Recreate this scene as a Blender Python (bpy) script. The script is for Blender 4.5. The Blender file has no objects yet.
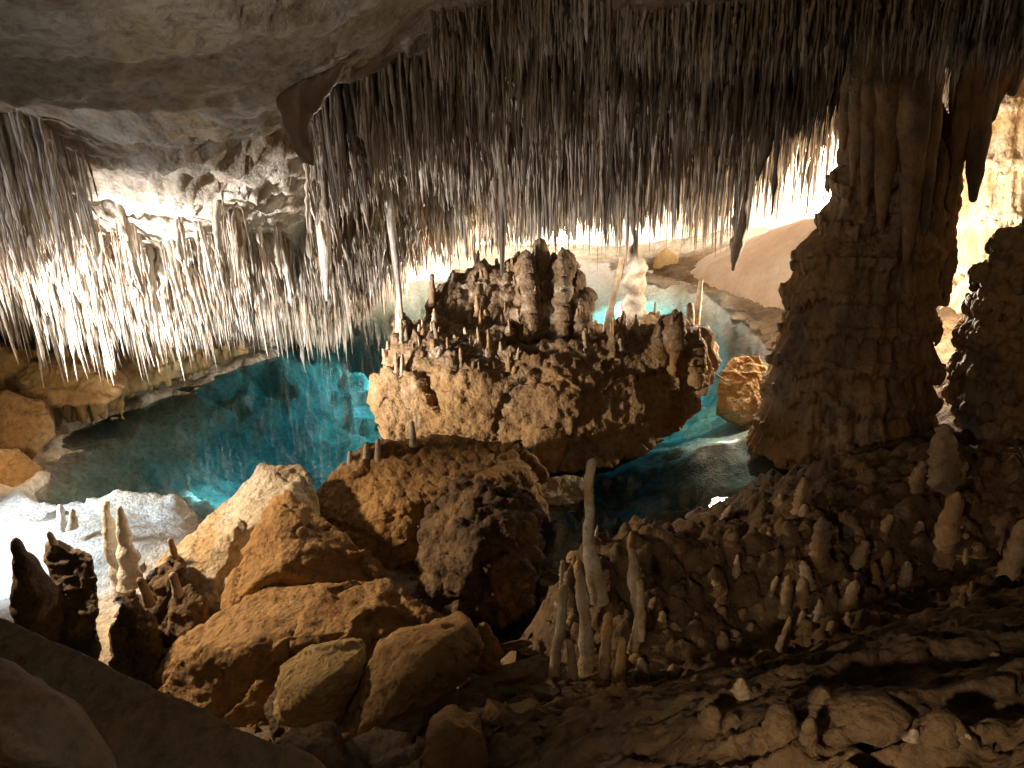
import bpy, bmesh, math, random
import numpy as np
from mathutils import Vector, Matrix

random.seed(7)
RNG = np.random.default_rng(11)
SC = bpy.context.scene
COL = SC.collection

# ------------------------------------------------------------------ camera
W_, H_, F_ = 1024, 768, 770.0
CAM = np.array([0.0, 0.0, 5.0])
PITCH, ROLL = math.radians(20), math.radians(1.5)
_f = np.array([0, math.cos(PITCH), -math.sin(PITCH)])
_u0 = np.array([0, math.sin(PITCH), math.cos(PITCH)])
_r0 = np.array([1.0, 0, 0])
_r = _r0 * math.cos(ROLL) - _u0 * math.sin(ROLL)
_u = _r0 * math.sin(ROLL) + _u0 * math.cos(ROLL)


def ray(u, v):
    return _f + _r * ((u - W_ / 2) / F_) - _u * ((v - H_ / 2) / F_)


def pix(u, v, Y):
    d = ray(u, v)
    return CAM + d * (Y / d[1])


def pixz(u, v, z=0.0):
    d = ray(u, v)
    return CAM + d * ((z - CAM[2]) / d[2])


def proj(P):
    q = np.asarray(P) - CAM
    d = q @ _f
    return W_ / 2 + F_ * (q @ _r) / d, H_ / 2 - F_ * (q @ _u) / d, d


cd = bpy.data.cameras.new('camera')
co = bpy.data.objects.new('camera', cd)
COL.objects.link(co)
M = Matrix.Identity(4)
for i in range(3):
    M[i][0], M[i][1], M[i][2], M[i][3] = _r[i], _u[i], -_f[i], CAM[i]
co.matrix_world = M
cd.sensor_width = 36.0
cd.lens = 36.0 * F_ / W_
cd.clip_start, cd.clip_end = 0.05, 300
SC.camera = co


# ------------------------------------------------------------------ noise
def _h(ix, iy, iz, s):
    n = (ix.astype(np.uint32) * np.uint32(374761393) + iy.astype(np.uint32) * np.uint32(668265263)
         + iz.astype(np.uint32) * np.uint32(2246822519) + np.uint32((s * 3266489917) & 0xffffffff))
    n = (n ^ (n >> np.uint32(13))) * np.uint32(1274126177)
    n = (n ^ (n >> np.uint32(16))) * np.uint32(2654435761)
    n = n ^ (n >> np.uint32(15))
    return n.astype(np.float64) / 4294967295.0


def vnoise(P, s=0):
    P = np.asarray(P, float)
    i = np.floor(P).astype(np.int64)
    f = P - i
    w = f * f * f * (f * (f * 6 - 15) + 10)
    out = 0
    for a in (0, 1):
        wa = w[:, 0] if a else 1 - w[:, 0]
        for b in (0, 1):
            wb = w[:, 1] if b else 1 - w[:, 1]
            for c in (0, 1):
                wc = w[:, 2] if c else 1 - w[:, 2]
                out = out + wa * wb * wc * _h(i[:, 0] + a, i[:, 1] + b, i[:, 2] + c, s)
    return out * 2 - 1


def fbm(P, scale=1.0, octv=5, s=0, gain=0.5, ridge=False):
    P = np.asarray(P, float) * scale
    a, t, out = 1.0, 0.0, 0
    for o in range(octv):
        n = vnoise(P + 17.3 * o, s + o)
        if ridge:
            n = 1 - 2 * np.abs(n)
        out = out + a * n
        t += a
        a *= gain
        P = P * 2.03
    return out / t


def worley(P, scale=1.0, s=0):
    """distance to nearest feature point and the id hash of it"""
    P = np.asarray(P, float) * scale
    i = np.floor(P).astype(np.int64)
    best = np.full(len(P), 9.0)
    idh = np.zeros(len(P))
    for a in (-1, 0, 1):
        for b in (-1, 0, 1):
            for c in (-1, 0, 1):
                x, y, z = i[:, 0] + a, i[:, 1] + b, i[:, 2] + c
                q = np.stack([x + _h(x, y, z, s), y + _h(x, y, z, s + 1), z + _h(x, y, z, s + 2)], 1)
                d = np.sqrt(((P - q) ** 2).sum(1))
                m = d < best
                best[m] = d[m]
                idh[m] = _h(x, y, z, s + 3)[m]
    return best, idh


def knobs(P, scale, s=0):
    d, k = worley(P, scale, s)
    r = 0.35 + 0.35 * k
    return np.sqrt(np.clip(1 - (d / r) ** 2, 0, 1)) * r


def facets(P, scale, s=0):
    """broken-stone relief: every cell is a plane of its own tilt"""
    P = np.asarray(P, float) * scale
    P = P + 0.25 * np.stack([vnoise(P * 1.3, s + 7), vnoise(P * 1.3, s + 8), vnoise(P * 1.3, s + 9)], 1)
    i = np.floor(P).astype(np.int64)
    best = np.full(len(P), 9.0)
    out = np.zeros(len(P))
    for a in (-1, 0, 1):
        for b in (-1, 0, 1):
            for c in (-1, 0, 1):
                x, y, z = i[:, 0] + a, i[:, 1] + b, i[:, 2] + c
                q = np.stack([x + _h(x, y, z, s), y + _h(x, y, z, s + 1), z + _h(x, y, z, s + 2)], 1)
                dv = P - q
                d = (dv ** 2).sum(1)
                m = d < best
                best[m] = d[m]
                g = np.stack([_h(x, y, z, s + 4), _h(x, y, z, s + 5), _h(x, y, z, s + 6)], 1) * 2 - 1
                out[m] = (g * dv).sum(1)[m] + 0.35 * (_h(x, y, z, s + 3)[m] - .5)
    return out


class RBF:
    def __init__(self, pts, c=0.6):
        p = np.array(pts, float)
        self.p, self.c = p, c
        n = len(p)
        d = np.sqrt(((p[:, None, :2] - p[None, :, :2]) ** 2).sum(-1) + c * c)
        A = np.zeros((n + 3, n + 3))
        A[:n, :n] = -d - np.eye(n) * (-0.02)
        A[:n, n] = 1
        A[:n, n + 1:] = p[:, :2]
        A[n, :n] = 1
        A[n + 1:, :n] = p[:, :2].T
        b = np.zeros(n + 3)
        b[:n] = p[:, 2]
        self.w = np.linalg.solve(A, b)

    def __call__(self, x, y):
        x, y = np.asarray(x, float), np.asarray(y, float)
        o = self.w[-3] + self.w[-2] * x + self.w[-1] * y
        for k in range(len(self.p)):
            o = o - self.w[k] * np.sqrt((x - self.p[k, 0]) ** 2 + (y - self.p[k, 1]) ** 2 + self.c ** 2)
        return o


# ------------------------------------------------------------------ objects
def tag(o, label=None, cat=None, group=None, kind=None):
    if label: o['label'] = label
    if cat:
        o['category'] = cat
        kind = kind or 'thing'
    if group: o['group'] = group
    if kind: o['kind'] = kind
    return o


def link(name, me, mat=None, parent=None):
    o = bpy.data.objects.new(name, me)
    COL.objects.link(o)
    if mat is not None and me is not None and len(me.materials) == 0:
        me.materials.append(mat)
    if parent is not None:
        o.parent = parent
    return o


def empty(name, loc):
    o = bpy.data.objects.new(name, None)
    o.location = loc
    COL.objects.link(o)
    return o


def np_mesh(name, V, Fq, smooth=True):
    me = bpy.data.meshes.new(name)
    V = np.asarray(V, np.float32)
    Fq = np.asarray(Fq, np.int32)
    k = Fq.shape[1]
    me.vertices.add(len(V))
    me.vertices.foreach_set('co', V.ravel())
    me.loops.add(Fq.size)
    me.loops.foreach_set('vertex_index', Fq.ravel())
    me.polygons.add(len(Fq))
    me.polygons.foreach_set('loop_start', np.arange(0, Fq.size, k, dtype=np.int32))
    me.update(calc_edges=True)
    me.validate()
    if smooth:
        me.polygons.foreach_set('use_smooth', np.ones(len(me.polygons), bool))
    return me


def set_attr(me, name, val):
    a = me.attributes.new(name, 'FLOAT', 'POINT')
    a.data.foreach_set('value', np.asarray(val, np.float32))


def grid_faces(n, m, wrap=False, flip=False):
    i, j = np.meshgrid(np.arange(n - 1), np.arange(m if wrap else m - 1), indexing='ij')
    j2 = (j + 1) % m
    f = np.stack([i * m + j, i * m + j2, (i + 1) * m + j2, (i + 1) * m + j], -1).reshape(-1, 4)
    return f[:, ::-1] if flip else f


def get_vn(me):
    n = len(me.vertices)
    v = np.empty(n * 3, np.float32)
    me.vertices.foreach_get('co', v)
    nn = np.empty(n * 3, np.float32)
    me.vertex_normals.foreach_get('vector', nn)
    return v.reshape(-1, 3).astype(float), nn.reshape(-1, 3).astype(float)


def set_v(me, V):
    me.vertices.foreach_set('co', np.asarray(V, np.float32).ravel())
    me.update()


def remeshed(bm, voxel):
    """union of closed pieces as one even surface"""
    me = bpy.data.meshes.new('tmp')
    bm.to_mesh(me)
    bm.free()
    o = bpy.data.objects.new('tmp', me)
    COL.objects.link(o)
    m = o.modifiers.new('r', 'REMESH')
    m.mode, m.voxel_size, m.use_smooth_shade = 'VOXEL', voxel, True
    dg = bpy.context.evaluated_depsgraph_get()
    dg.update()
    out = bpy.data.meshes.new_from_object(o.evaluated_get(dg))
    bpy.data.objects.remove(o)
    bpy.data.meshes.remove(me)
    return out


def hull_into(bm, pts, cuts=0, seed=0, depth=.88):
    b2 = bmesh.new()
    pts = np.array(pts, float)
    if cuts:
        rg = np.random.default_rng(seed)
        for _ in range(cuts):
            # chop a corner off with a random plane: fresh fracture faces
            h = bmesh.new()
            for p in pts:
                h.verts.new(p)
            rr_ = bmesh.ops.convex_hull(h, input=h.verts[:])
            bmesh.ops.delete(h, geom=[g for g in rr_['geom_interior'] if isinstance(g, bmesh.types.BMVert)], context='VERTS')
            nrm = rg.normal(size=3)
            nrm[1] = -abs(nrm[1]) * 1.2
            nrm[2] = abs(nrm[2]) * .8 - .1
            nrm /= np.linalg.norm(nrm)
            q = np.array([v.co[:] for v in h.verts])
            c_ = q.mean(0)
            mx_ = ((q - c_) @ nrm).max()
            bmesh.ops.bisect_plane(h, geom=h.verts[:] + h.edges[:] + h.faces[:], plane_co=Vector(c_ + nrm * mx_ * rg.uniform(depth - .08, depth + .06)), plane_no=Vector(nrm), clear_outer=True)
            pts = np.array([v.co[:] for v in h.verts])
            h.free()
    for p in pts:
        b2.verts.new(p)
    r = bmesh.ops.convex_hull(b2, input=b2.verts[:])
    bmesh.ops.delete(b2, geom=[g for g in r['geom_interior'] if isinstance(g, bmesh.types.BMVert)], context='VERTS')
    bmesh.ops.recalc_face_normals(b2, faces=b2.faces[:])
    t = bpy.data.meshes.new('t')
    b2.to_mesh(t)
    b2.free()
    bm.from_mesh(t)
    bpy.data.meshes.remove(t)


def outline_pts(pl, back=0.8, down=0.3, shrink=0.8, front=()):
    P = [pix(*q) for q in pl] + [pix(*q) for q in front]
    Q = np.array([pix(*q) for q in pl])
    c = Q.mean(0)
    off = np.array([c[0] * 0.07, back, -down])
    B = c + (Q - c) * shrink + off
    return P + [b for b in B]


def roughen(me, amp=0.06, scale=1.6, s=0, ridge=0.5, fine=0.012, fscale=9, knob=0.0, kscale=7, strata=0.0, keep=None, facet=0.0, fsc=2.2):
    V, N = get_vn(me)
    d = amp * fbm(V, scale, 4, s) + amp * ridge * fbm(V, scale * 1.7, 4, s + 20, ridge=True)
    d += fine * fbm(V, fscale, 3, s + 40)
    if facet:
        d += facet * (facets(V, fsc, s + 100) + 0.22 * facets(V, fsc * 2.9, s + 120))
    if strata:
        rg = np.random.default_rng(s + 9)
        ax = np.array([rg.uniform(-.5, .5), rg.uniform(-.3, .3), 1.0])
        q = V @ ax * 4.5 + 1.3 * fbm(V, 0.9, 4, s + 60)
        f_ = q % 1
        pres = sstep(-.15, .25, fbm(V, 1.1, 2, s + 61))
        d += strata * pres * np.where(f_ < .85, f_ / .85, (1 - f_) / .15)
        # a few sharp cracks
        cr = np.abs(fbm(V, 1.3, 3, s + 63))
        d -= strata * 1.3 * np.exp(-(cr / .018) ** 2)
    if knob:
        d += knob * knobs(V, kscale, s + 80) * 1.6
    if keep is not None:
        d *= keep(V)
    set_v(me, V + N * d[:, None])
    return me


def rock(name, polys, mat, label, cat, voxel=0.035, s=0, group=None, **kw):
    if cat == 'boulder':
        for p in polys:
            cu = sum(q[0] for q in p['pl']) / len(p['pl'])
            cv = sum(q[1] for q in p['pl']) / len(p['pl'])
            p['pl'] = [(cu + (q[0] - cu) * 1.10, cv + (q[1] - cv) * (1.04 if q[1] < cv else 1.16), q[2]) for q in p['pl']]
    """polys: list of dict(pl=[(u,v,Y)..], back, down, shrink, front)"""
    bm = bmesh.new()
    for p in polys:
        hull_into(bm, outline_pts(**p), 9 if cat == 'boulder' else 0, s, .95)
    if cat == 'boulder':
        voxel = min(voxel, .024)
    me = remeshed(bm, voxel)
    if cat == 'boulder':
        kw.setdefault('facet', kw.get('amp', .06) * .95)
        kw.setdefault('fsc', kw.get('scale', 1.6) * .8)
        kw['strata'] = max(kw.get('strata', 0), kw.get('amp', .06) * .32)
        kw['amp'] = kw.get('amp', .06) * .4
        kw.setdefault('fine', .026)
    roughen(me, s=s, **kw)
    V, N = get_vn(me)
    c = V.mean(0)
    c[2] = V[:, 2].min()
    set_v(me, V - c)
    o = link(name, me, mat)
    o.location = c
    return tag(o, label, cat, group)


# ------------------------------------------------------------------ materials
def rockmat(name, cols, scale=1.5, bump=0.03, bscale=14, rough=0.75, attr=None, acols=None, spec=0.3,
            streak=0.0, fine=0.5, pores=0.3, bias=0.0):
    m = bpy.data.materials.new(name)
    m.use_nodes = True
    nt = m.node_tree
    nd, ln = nt.nodes, nt.links
    bs = nd['Principled BSDF']
    tc = nd.new('ShaderNodeTexCoord')
    geo = nd.new('ShaderNodeNewGeometry')
    mp = nd.new('ShaderNodeMapping')
    ln.new(geo.outputs['Position'], mp.inputs['Vector'])
    if streak:
        mp.inputs['Scale'].default_value = (1, 1, 1 - streak)

    def noise(sc, det=6, r=0.6, vec=None, dist=0.0):
        n = nd.new('ShaderNodeTexNoise')
        n.inputs['Scale'].default_value = sc
        n.inputs['Detail'].default_value = det
        n.inputs['Roughness'].default_value = r
        n.inputs['Distortion'].default_value = dist
        ln.new((vec or mp).outputs[0] if vec is None else vec, n.inputs['Vector'])
        return n

    def ramp(src, cs, lo=0.3, hi=0.7):
        r = nd.new('ShaderNodeValToRGB')
        e = r.color_ramp.elements
        while len(e) < len(cs):
            e.new(0.5)
        for k, c in enumerate(cs):
            e[k].position = lo + (hi - lo) * k / (len(cs) - 1)
            e[k].color = (*c, 1)
        ln.new(src, r.inputs[0])
        return r

    n1 = noise(scale, 8, 0.65, dist=0.4)
    src = n1.outputs[0]
    if bias:
        ad = nd.new('ShaderNodeMath')
        ad.operation = 'ADD'
        ad.inputs[1].default_value = bias
        ln.new(src, ad.inputs[0])
        src = ad.outputs[0]
    c = ramp(src, cols)
    colout = c.outputs[0]
    if attr:
        at = nd.new('ShaderNodeAttribute')
        at.attribute_name = attr
        n3 = noise(scale * 2.5, 4)
        ma = nd.new('ShaderNodeMath')
        ma.operation = 'MULTIPLY_ADD'
        ma.inputs[1].default_value = 0.5
        ma.inputs[2].default_value = -0.25
        ln.new(n3.outputs[0], ma.inputs[0])
        sm = nd.new('ShaderNodeMath')
        sm.operation = 'ADD'
        sm.use_clamp = True
        ln.new(at.outputs['Fac'], sm.inputs[0])
        ln.new(ma.outputs[0], sm.inputs[1])
        mx = nd.new('ShaderNodeMix')
        mx.data_type = 'RGBA'
        ln.new(sm.outputs[0], mx.inputs[0])
        ln.new(colout, mx.inputs[6])
        c2 = ramp(n3.outputs[0], acols)
        ln.new(c2.outputs[0], mx.inputs[7])
        colout = mx.outputs[2]
    # fine mottling
    n2 = noise(scale * 9, 6, 0.7)
    r2 = ramp(n2.outputs[0], [(1 - fine,) * 3, (1, 1, 1), (1 + fine * 0.3,) * 3], 0.3, 0.75)
    mm = nd.new('ShaderNodeMix')
    mm.data_type = 'RGBA'
    mm.blend_type = 'MULTIPLY'
    mm.inputs[0].default_value = 1
    ln.new(colout, mm.inputs[6])
    ln.new(r2.outputs[0], mm.inputs[7])
    ln.new(mm.outputs[2], bs.inputs['Base Color'])
    # bump
    b1 = noise(bscale, 10, 0.68)
    vo = nd.new('ShaderNodeTexVoronoi')
    vo.inputs['Scale'].default_value = bscale * 2.2
    ln.new(mp.outputs[0], vo.inputs['Vector'])
    mb = nd.new('ShaderNodeMath')
    mb.operation = 'MULTIPLY_ADD'
    ln.new(vo.outputs['Distance'], mb.inputs[0])
    mb.inputs[1].default_value = -pores
    ln.new(b1.outputs[0], mb.inputs[2])
    bp = nd.new('ShaderNodeBump')
    bp.inputs['Strength'].default_value = 1
    bp.inputs['Distance'].default_value = bump
    ln.new(mb.outputs[0], bp.inputs['Height'])
    ln.new(bp.outputs[0], bs.inputs['Normal'])
    rr = nd.new('ShaderNodeMapRange')
    rr.inputs['To Min'].default_value = max(0.05, rough - 0.2)
    rr.inputs['To Max'].default_value = min(1, rough + 0.15)
    ln.new(n2.outputs[0], rr.inputs[0])
    ln.new(rr.outputs[0], bs.inputs['Roughness'])
    bs.inputs['Specular IOR Level'].default_value = spec
    return m


OCH = (0.40, 0.235, 0.095)
TAN = (0.52, 0.37, 0.20)
PALE = (0.68, 0.58, 0.44)
RUST = (0.33, 0.15, 0.05)
DBR = (0.13, 0.085, 0.05)
BRN = (0.24, 0.155, 0.085)
GRY = (0.36, 0.325, 0.26)
WHT = (0.78, 0.74, 0.68)
BLK = (0.06, 0.045, 0.03)

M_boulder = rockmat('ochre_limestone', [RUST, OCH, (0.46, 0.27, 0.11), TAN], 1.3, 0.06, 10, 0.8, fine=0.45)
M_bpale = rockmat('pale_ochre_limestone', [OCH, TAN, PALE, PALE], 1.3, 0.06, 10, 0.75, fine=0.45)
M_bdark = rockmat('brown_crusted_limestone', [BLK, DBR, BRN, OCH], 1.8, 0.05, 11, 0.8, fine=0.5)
M_island = rockmat('crusted_island_limestone', [RUST, OCH, (0.48, 0.29, 0.12), TAN], 1.5, 0.05, 10, 0.75, fine=0.5, attr='crust', acols=[DBR, BRN, (0.33, 0.23, 0.14), PALE])
M_floor = rockmat('cave_earth', [(0.08, 0.05, 0.03), (0.15, 0.095, 0.052), (0.24, 0.155, 0.08), (0.33, 0.22, 0.12)], 1.1, 0.035, 12, 0.8, attr='calcite',
                  acols=[(0.55, 0.5, 0.42), PALE, WHT], fine=0.5)
M_ceil = rockmat('ceiling_limestone', [DBR, BRN, GRY, TAN], 0.9, 0.04, 9, 0.75, attr='calcite',
                 acols=[(0.5, 0.42, 0.3), PALE, WHT], fine=0.5)
M_over = rockmat('smooth_grey_limestone', [BRN, GRY, (0.44, 0.41, 0.35), (0.40, 0.34, 0.24), GRY], 1.5, 0.06, 7, 0.7, fine=0.5)
M_strand = rockmat('stalactite_calcite', [BLK, DBR, BRN], 2.0, 0.012, 25, 0.6, attr='tint',
                   acols=[(0.46, 0.32, 0.19), PALE, WHT], fine=0.5, streak=0.7)
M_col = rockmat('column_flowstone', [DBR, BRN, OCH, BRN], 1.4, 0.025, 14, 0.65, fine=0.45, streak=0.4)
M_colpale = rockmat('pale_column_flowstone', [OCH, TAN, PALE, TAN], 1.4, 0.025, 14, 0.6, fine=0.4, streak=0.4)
M_wall = rockmat('pale_cave_wall', [TAN, PALE, WHT, PALE], 0.7, 0.05, 5, 0.7, fine=0.3)
M_bank = rockmat('pink_flowstone', [(0.42, 0.27, 0.18), (0.5, 0.35, 0.25), (0.58, 0.43, 0.32)], 0.8, 0.012, 4, 0.45, fine=0.15)
M_shelf = rockmat('yellow_flowstone', [RUST, OCH, (0.5, 0.33, 0.13), TAN], 1.0, 0.02, 9, 0.5, fine=0.3, streak=0.5)
M_stag = rockmat('stalagmite_calcite', [DBR, BRN, OCH, TAN], 2.0, 0.012, 22, 0.6, attr='tint',
                 acols=[TAN, PALE, WHT], fine=0.4)
M_white = rockmat('white_calcite', [PALE, WHT, WHT], 2.0, 0.02, 16, 0.5, fine=0.25)
M_yellow = rockmat('yellow_limestone', [OCH, (0.5, 0.32, 0.12), (0.55, 0.38, 0.17), TAN], 1.6, 0.05, 12, 0.8, fine=0.4)
M_lump = rockmat('brown_lump_calcite', [DBR, BRN, (0.28, 0.18, 0.09)], 2.5, 0.03, 14, 0.7, fine=0.5)
M_flap = rockmat('brown_drapery', [BLK, DBR, BRN], 1.0, 0.006, 12, 0.5, fine=0.2)
M_ledge = rockmat('smooth_trodden_limestone', [DBR, BRN, (0.2, 0.16, 0.11), (0.26, 0.21, 0.15)], 1.4, 0.03, 12, 0.7, fine=0.5)
M_wood = rockmat('wet_dark_wood', [BLK, DBR, DBR], 3, 0.004, 30, 0.6)

# ------------------------------------------------------------------ cave floor
P3 = lambda *a: tuple(pix(*a))
Z3 = lambda u, v, z: (pixz(u, v, 0)[0], pixz(u, v, 0)[1], z)
FL = [
    # near right slope
    P3(900, 760, 2.4), P3(700, 765, 2.7), P3(560, 765, 3.2), P3(1020, 760, 2.3), P3(1180, 700, 2.6),
    P3(1020, 590, 4.5), P3(880, 632, 3.8), P3(760, 685, 3.3), P3(650, 720, 3.2), P3(1150, 560, 4.8),
    P3(1000, 562, 6.0), P3(880, 582, 5.85), P3(760, 620, 5.3), P3(650, 665, 4.6), P3(560, 700, 4.1),
    P3(900, 510, 6.6), P3(800, 540, 6.0), P3(700, 560, 5.7), P3(620, 590, 5.3), P3(1020, 510, 6.6), P3(1150, 470, 7),
    P3(565, 560, 6.0), P3(640, 530, 6.5), P3(720, 530, 6.8), P3(670, 530, 6.7),
    P3(765, 480, 8.2), P3(850, 450, 9.0), P3(950, 430, 9.3), P3(1010, 440, 8.8), P3(1150, 400, 9.5),
    P3(950, 350, 12.0), P3(940, 320, 13.5), P3(1000, 320, 13.5), P3(860, 380, 12), P3(1150, 320, 14),
    # drop to water
    Z3(640, 490, -.6), Z3(700, 480, -.5), Z3(560, 500, -.6), Z3(520, 600, -.4), Z3(517, 645, -.3), Z3(735, 460, -.4),
    Z3(742, 430, -.25), Z3(705, 445, -.22), Z3(690, 465, -.28), Z3(560, 530, -.5), Z3(500, 690, .25),
    P3(480, 700, 4.7), P3(430, 740, 4.1), P3(380, 764, 3.9), P3(540, 672, 4.9),
    # under the boulders and the left shore
    (-0.6, 7.6, -.1), (-1.5, 6.5, .05), (-2.5, 6.2, .1), (-4.2, 7.3, .10), (-5.5, 8.1, .12), (-7.2, 7.8, .14), (-5, 6.6, .12), (-5.4, 8.9, .06), (-4.2, 8.5, .06), (-6.8, 9.0, .08),
    (-3.2, 5.2, .15), (-1.2, 5.0, .3), (-2, 3.2, .9), (-5, 4.5, .3), (0, 0, 3.3), (2, 0, 3.3), (-2.5, 0.5, 2.6), (4, 1.5, 3.0),
    (-6.2, 9.8, -.35), (-4.8, 9.8, -.5), (-3.4, 9.5, -.8),
    # lake bed
    (-5, 11, -1.0), (-3, 12, -1.7), (-4, 14, -1.7), (-2, 16, -1.9), (0, 18, -2), (2, 20, -1.6), (4, 16, -1.5),
    (3.4, 12, -.6), (2.5, 10.2, -.7), (-1, 9.6, -1), (1, 9.3, -1.0), (0, 12, -1), (-2.2, 19.5, -1.5), (3.5, 19.5, -1.4), (4.6, 13, -.4),
    # far shores
    (-7.4, 11.5, -.05), (-9, 11, .9), (-5.6, 15.5, -.05), (-7.5, 15.5, 1.0), (-11, 8, .8), (-4.5, 20, .0), (-7, 20, 1),
    (-3, 23.5, .05), (1, 25, .0), (4, 25, .1), (-2, 28, .4), (4, 28, .4), (-11, 14, 1.5),
    Z3(690, 287, .03), Z3(740, 312, .03), Z3(757, 345, .03),
    (9, 22, .9), (8, 17, .7), (6.4, 15, .5), (7.3, 18.5, .2), (6.5, 20.5, .1), (11, 15, 1.8), (12, 10, 1.5), (10, 26, 1.5),
]
floor_h = RBF(FL)


def polar(n_az, n_r, az0, az1, r0, r1):
    a = np.radians(np.linspace(az0, az1, n_az))
    r = np.geomspace(r0, r1, n_r)
    A, R = np.meshgrid(a, r, indexing='ij')
    return (np.sin(A) * R).ravel(), (np.cos(A) * R).ravel()


def sstep(a, b, x):
    t = np.clip((x - a) / (b - a), 0, 1)
    return t * t * (3 - 2 * t)


NA, NR = 620, 560
x, y = polar(NA, NR, -66, 66, 1.0, 32)
z = floor_h(x, y)
P = np.stack([x, y, z], 1)
wet = sstep(0.15, -0.25, z)
dry = 1 - wet
d = 0.10 * fbm(P, 0.9, 4, 3) + 0.05 * fbm(P, 2.3, 4, 4, ridge=True)
right = sstep(-0.3, 0.6, x) * dry
far = sstep(4, 6, y) * sstep(9.5, 8, y)
d += right * (0.03 + 0.10 * far) * knobs(P * np.array([1, 1, .5]), 4.2, 9) * 1.7
d += right * far * 0.07 * knobs(P * np.array([1, 1, .6]), 7.5, 10) * 1.7
d += right * 0.06 * facets(P, 1.3, 17)
near = sstep(5.4, 4.4, y)
d += right * (0.035 - .015 * near) * knobs(P, 10.0, 12) * 1.7
d += right * near * .10 * fbm(P * np.array([.8, 1.6, 1]), .8, 3, 23)
d += right * 0.02 * fbm(P, 9, 3, 15)
# flow ridges on the near slope
d += right * sstep(5.4, 3.8, y) * 0.13 * fbm(P * np.array([0.8, 2.0, 1.0]), 1.6, 4, 21, ridge=True)
d -= right * .13 * sstep(3.0, 4.5, y)
d *= np.where(x < -2.5, 0.22 + 0.78 * wet, 1.0)
d += np.where(x < -2.5, dry * .03 * fbm(P, 7, 3, 19), 0)
d += wet * np.where((x > 1) & (y < 14.5), .3, 1.0) * (0.40 * fbm(P, 0.8, 5, 33, ridge=True) + .25 * facets(P, 0.9, 34))
z2 = z + d
# calcite frosting of left shore and lake bed; paler far floor imitates glow
calc = np.clip(wet * 0.6 + sstep(-1.6, -3.2, x) * sstep(5.6, 6.8, y) * sstep(0.6, 0.25, z) * 1.2+ sstep(24, 25.5, y) * .6, 0, 1.3)
calc = np.where((x > 2.4) & (y < 14), calc * 1.5 * sstep(-.05, -.22, z2), calc)
me = np_mesh('cave_floor', np.stack([x, y, z2], 1), grid_faces(NA, NR))
set_attr(me, 'calcite', calc)
tag(link('cave_floor', me, M_floor), kind='structure')
FLOORZ = RBF  # height is floor_h


def ground(xx, yy):
    """finished floor height near a point (nearest grid vertex)"""
    a = math.degrees(math.atan2(xx, yy))
    r = math.hypot(xx, yy)
    i = int(round((a + 66) / 132 * (NA - 1)))
    j = int(round(math.log(r / 1.0) / math.log(32) * (NR - 1)))
    return z2[min(max(i, 0), NA - 1) * NR + min(max(j, 0), NR - 1)]


def ray_floor(u, v, y0=1.5, y1=30):
    """where the view ray through a pixel meets the floor"""
    d = ray(u, v)
    d = d / d[1]
    Y = y0
    while Y < y1:
        p = CAM + d * Y
        if p[2] < ground(p[0], p[1]):
            return p
        Y += 0.03
    return CAM + d * y1


# ------------------------------------------------------------------ water: a closed body of clear, blue-absorbing water
bm = bmesh.new()
bmesh.ops.create_cube(bm, size=1)
for v in bm.verts:
    v.co = Vector((-16 + 32 * (v.co.x + .5), 4.4 + 26 * (v.co.y + .5), -4 + 4 * (v.co.z + .5)))
me = bpy.data.meshes.new('water')
bm.to_mesh(me)
bm.free()
mw = bpy.data.materials.new('clear_lake_water')
mw.use_nodes = True
nt = mw.node_tree
for n in list(nt.nodes):
    if n.type != 'OUTPUT_MATERIAL':
        nt.nodes.remove(n)
out = nt.nodes['Material Output']
tr = nt.nodes.new('ShaderNodeBsdfTransparent')
gl = nt.nodes.new('ShaderNodeBsdfGlossy')
gl.inputs['Roughness'].default_value = 0.015
fr = nt.nodes.new('ShaderNodeFresnel')
fr.inputs['IOR'].default_value = 1.33
mx = nt.nodes.new('ShaderNodeMixShader')
nz = nt.nodes.new('ShaderNodeTexNoise')
nz.inputs['Scale'].default_value = 3.5
nz.inputs['Detail'].default_value = 3
bp = nt.nodes.new('ShaderNodeBump')
bp.inputs['Distance'].default_value = 0.004
tcn = nt.nodes.new('ShaderNodeNewGeometry')
nt.links.new(tcn.outputs['Position'], nz.inputs['Vector'])
nt.links.new(nz.outputs[0], bp.inputs['Height'])
nt.links.new(bp.outputs[0], gl.inputs['Normal'])
nt.links.new(fr.outputs[0], mx.inputs[0])
nt.links.new(tr.outputs[0], mx.inputs[1])
nt.links.new(gl.outputs[0], mx.inputs[2])
nt.links.new(mx.outputs[0], out.inputs['Surface'])
va = nt.nodes.new('ShaderNodeVolumeAbsorption')
va.inputs['Color'].default_value = (0.02, 0.68, 0.80, 1)
va.inputs['Density'].default_value = 0.55
nt.links.new(va.outputs[0], out.inputs['Volume'])
tag(link('water', me, mw), kind='structure')

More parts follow.
